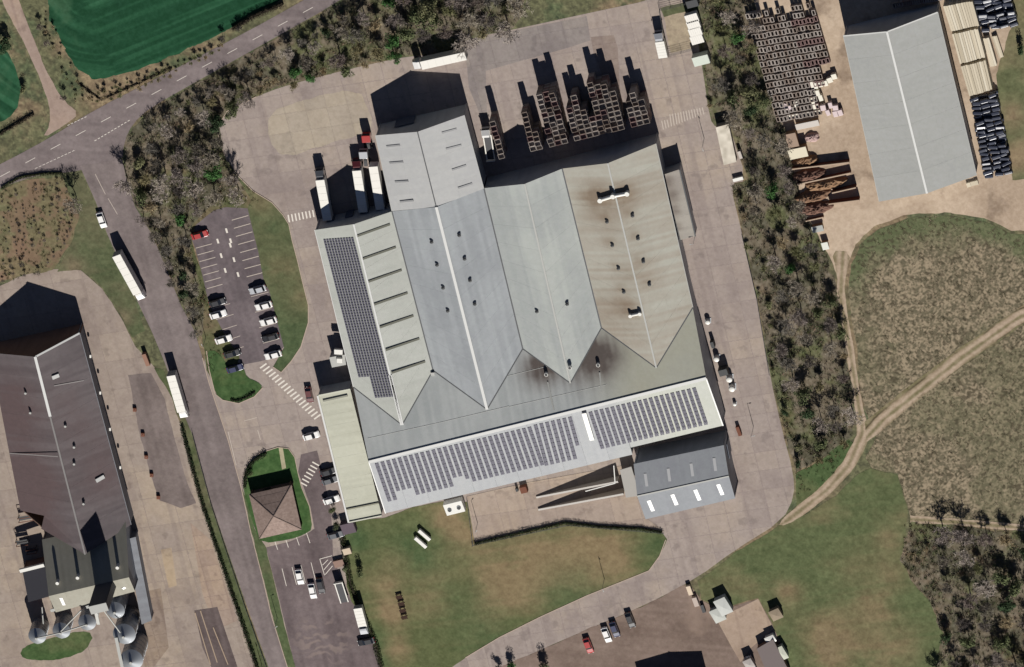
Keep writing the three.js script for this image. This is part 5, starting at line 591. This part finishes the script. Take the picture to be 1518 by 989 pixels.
for (const [x, y, k, l] of [[8, 60, .9, 'dark evergreen beside the farm track'], [36, 130, .5, 'small green bush in the corner of the little crop field'], [500, 775, .45, 'green bush between the white car and the bin store'], [493, 752, .5, 'bright green bush against the office range wall'], [536, 845, .6, 'dark green shrub on the bank of the lower car park'], [760, 985, .7, 'dark green conifer at the corner of the gravel yard'], [810, 988, .9, 'spreading evergreen at the corner of the gravel yard'], [740, 990, .6, 'pointed evergreen next to the lane'], [512, 840, .4, 'low green shrub beside the brown pallet pile'], [372, 700, .35, 'clipped dark shrub at the lodge garden hedge'], [1515, 70, .6, 'evergreen at the edge of the grass beyond the timber']]) tree('ivy', x, y, l, null, k);
for (const [x, y, l] of [[60, 35, 'thin hedge tree on the farm track bank'], [70, 60, 'lone hedge tree beside the crop field corner'], [96, 140, 'small leafless bush beside the farm track mouth'], [330, 52, 'leafless hedge tree below the crop field'], [355, 38, 'dense leafless hedge tree above the main road']]) tree('purple', x, y, l, null, .42);
scatter([[2, 290], [90, 268], [112, 296], [102, 360], [60, 402], [2, 415]], 11, (x, y) => { if (fbm(x * .03, y * .03, 3) > .52 - treeR() * .1) tree('purple', x, y, 'small leafless bramble bush in the rough ground north of the old works', 'brambles by the old works', .13 + treeR() * treeR() * .26); });
scatter([[128, 140], [250, 100], [330, 62], [330, 72], [250, 112], [150, 152]], 8, (x, y) => tree('ochre', x, y, 'low straw-coloured hedge bush between the crop field and the main road', 'field hedge', .2 + treeR() * .25));
scatter([[60, 20], [74, 20], [96, 78], [122, 118], [140, 150], [112, 150], [90, 110]], 11, (x, y) => tree('ochre', x, y, 'straw-coloured bush on the bank between the farm track and crop field', 'farm track bank', .15 + treeR() * .22));
// clipped hedges: a body of small leaves along a path
const hedgeMats = [mat([50, 66, 42], .95), mat([74, 82, 52], .95), mat([82, 74, 60], .95)];
function hedge(path, w, h, label, m = 0, dens = 55) { const pts = path.map(p => P(...p).setY(.04)), r = seeded(Math.round(path[0][0] * 7)), g = thing('hedge', label, 'hedge', pts[0].clone()); for (let i = 0; i + 1 < pts.length; i++) { const a = pts[i], b = pts[i + 1], d = b.clone().sub(a), L = d.length(), n = new V3(-d.z, 0, d.x).normalize(), k = Math.round(L * w * dens);
    part(g, 'foliage', blades(k, () => { const t = r(), hh = h * (.75 + .4 * fbm((a.x + d.x * t) * .5, (a.z + d.z * t) * .5, 3)), p = a.clone().lerp(b, t).addScaledVector(n, (r() - .5) * w * (.8 + .4 * noise(t * L, 3))); p.y += Math.pow(r(), .6) * hh; const u = rv(r).multiplyScalar(.2), v = rv(r).multiplyScalar(.2); return [p.clone().add(u), p.clone().sub(u), p.clone().add(v)]; }), hedgeMats[m]); part(g, 'stems', bar(a.clone(), b.clone(), w * .35, h * .5), mat([60, 52, 44], .95)); } }
hedge([[270, 632], [285, 690], [300, 745], [318, 800], [345, 880], [376, 972], [386, 1005]], 1.3, 1.5, 'long clipped dark hedge between the works yard and the side road');
hedge([[704, 805], [772, 789], [838, 774]], 1, 1.1, 'dark hedge along the west part of the apron edge'); hedge([[838, 774], [890, 780], [950, 783], [982, 788]], 1, 1.1, 'dark hedge along the east part of the apron edge');
hedge([[363, 722], [366, 698], [376, 682], [395, 671]], 1.2, 1.2, 'curved dark hedge round the lodge lawn'); hedge([[506, 785], [512, 822], [520, 866], [534, 902], [556, 950], [566, 990]], 2, .9, 'green hedge bank between the lower car park and the south lawn', 1, 40);
hedge([[342, 592], [352, 594], [366, 588], [378, 580]], .9, .6, 'row of low shrubs on the grass island'); hedge([[2, 278], [30, 262], [60, 257], [92, 256]], 1, 1, 'low hedge along the main road by the bramble ground', 1); hedge([[0, 198], [30, 180], [50, 168]], 1, 1, 'dark hedge at the corner of the little crop field', 2); hedge([[115, 122], [150, 148], [190, 130], [255, 100]], .8, .5, 'broken line of brown stems below the crop field', 2, 25);
hedge([[310, 92], [345, 42], [378, 22], [420, 4]].slice(1), 1.6, 1.8, 'thick dark hedge between the crop field and the main road', 2);

// uncountable ground cover: tussocks, stems and brambles
function cover(name, label, polys, n, tone, size, tris, gapFn) { const r = seeded(n), g = blades(tris, () => { const a = r() * 6.28, q = r() * .5, p = new V3(Math.cos(a) * q, 0, Math.sin(a) * q), d = new V3(Math.cos(a) * .7 + (r() - .5) * .6, .5 + r() * .7, Math.sin(a) * .7 + (r() - .5) * .6), w = rv(r).setY(0).normalize().multiplyScalar(.09); return [p.clone().add(w), p.clone().sub(w), p.clone().add(d)]; });
  const spots = []; for (const poly of polys) { const xs = poly.map(p => p[0]), ys = poly.map(p => p[1]), x0 = Math.max(-20, Math.min(...xs)), x1 = Math.min(1540, Math.max(...xs)), y0 = Math.max(-25, Math.min(...ys)), y1 = Math.min(1010, Math.max(...ys)), k = Math.round(n * (x1 - x0) * (y1 - y0) / 40000); for (let i = 0; i < k; i++) { const x = lerp(x0, x1, r()), y = lerp(y0, y1, r()); if (inside(poly, x, y)) spots.push(P(x, y)); } }
  const m = new THREE.InstancedMesh(g, new THREE.MeshPhysicalMaterial({ roughness: .95, specularIntensity: .25 }), spots.length), o = new THREE.Object3D(); spots.forEach((p, i) => { const f = fbm(p.x * .2, p.z * .2, 3), s = size * (.5 + r() * .9) * (.5 + f); o.position.copy(p).setY(.02); o.rotation.y = r() * 6.28; o.scale.set(s, s * (.6 + r() * .7), s); o.updateMatrix(); m.setMatrixAt(i, o.matrix); const c = tone[Math.floor(r() * tone.length)], t = (r() - .5) * 18; m.setColorAt(i, col(clamp(c[0] + t, 0, 255), clamp(c[1] + t, 0, 255), clamp(c[2] + t, 0, 255))); });
  m.name = numbered(name); m.userData = { kind: 'stuff', label, category: name.split('_').pop() }; scene.add(m); }
cover('undergrowth', 'brambles, ivy and dead stems under the trees', [northWood, beltWood, eastWood, southWood], 1500, [[142, 130, 114], [124, 116, 100], [148, 140, 106], [104, 116, 80], [152, 130, 112], [120, 126, 88]], .7, 12);
cover('tussock_grass', 'dead stems and tussocks over the set-aside fields', [fieldA, fieldB], 1700, [[186, 168, 142], [164, 150, 122], [138, 130, 100], [200, 182, 156], [128, 122, 94]], .34, 9);
cover('rough_grass', 'tufts of rough grass on banks and verges', [[[346, 254], [375, 283], [390, 305], [330, 310], [286, 332], [284, 356], [310, 450], [340, 510], [310, 560], [300, 470], [280, 350]], [[1180, 700], [1262, 650], [1240, 700], [1182, 742]], [[0, 285], [92, 262], [118, 300], [104, 366], [60, 405], [0, 420]], [[1336, 780], [1352, 774], [1400, 780], [1380, 890], [1345, 850]]], 900, [[88, 98, 62], [116, 106, 78], [72, 88, 50], [130, 114, 88]], .5, 10);

scene.traverse(o => { if (o.isMesh) { o.castShadow = true; o.receiveShadow = true; } });
renderer.render(scene, camera);
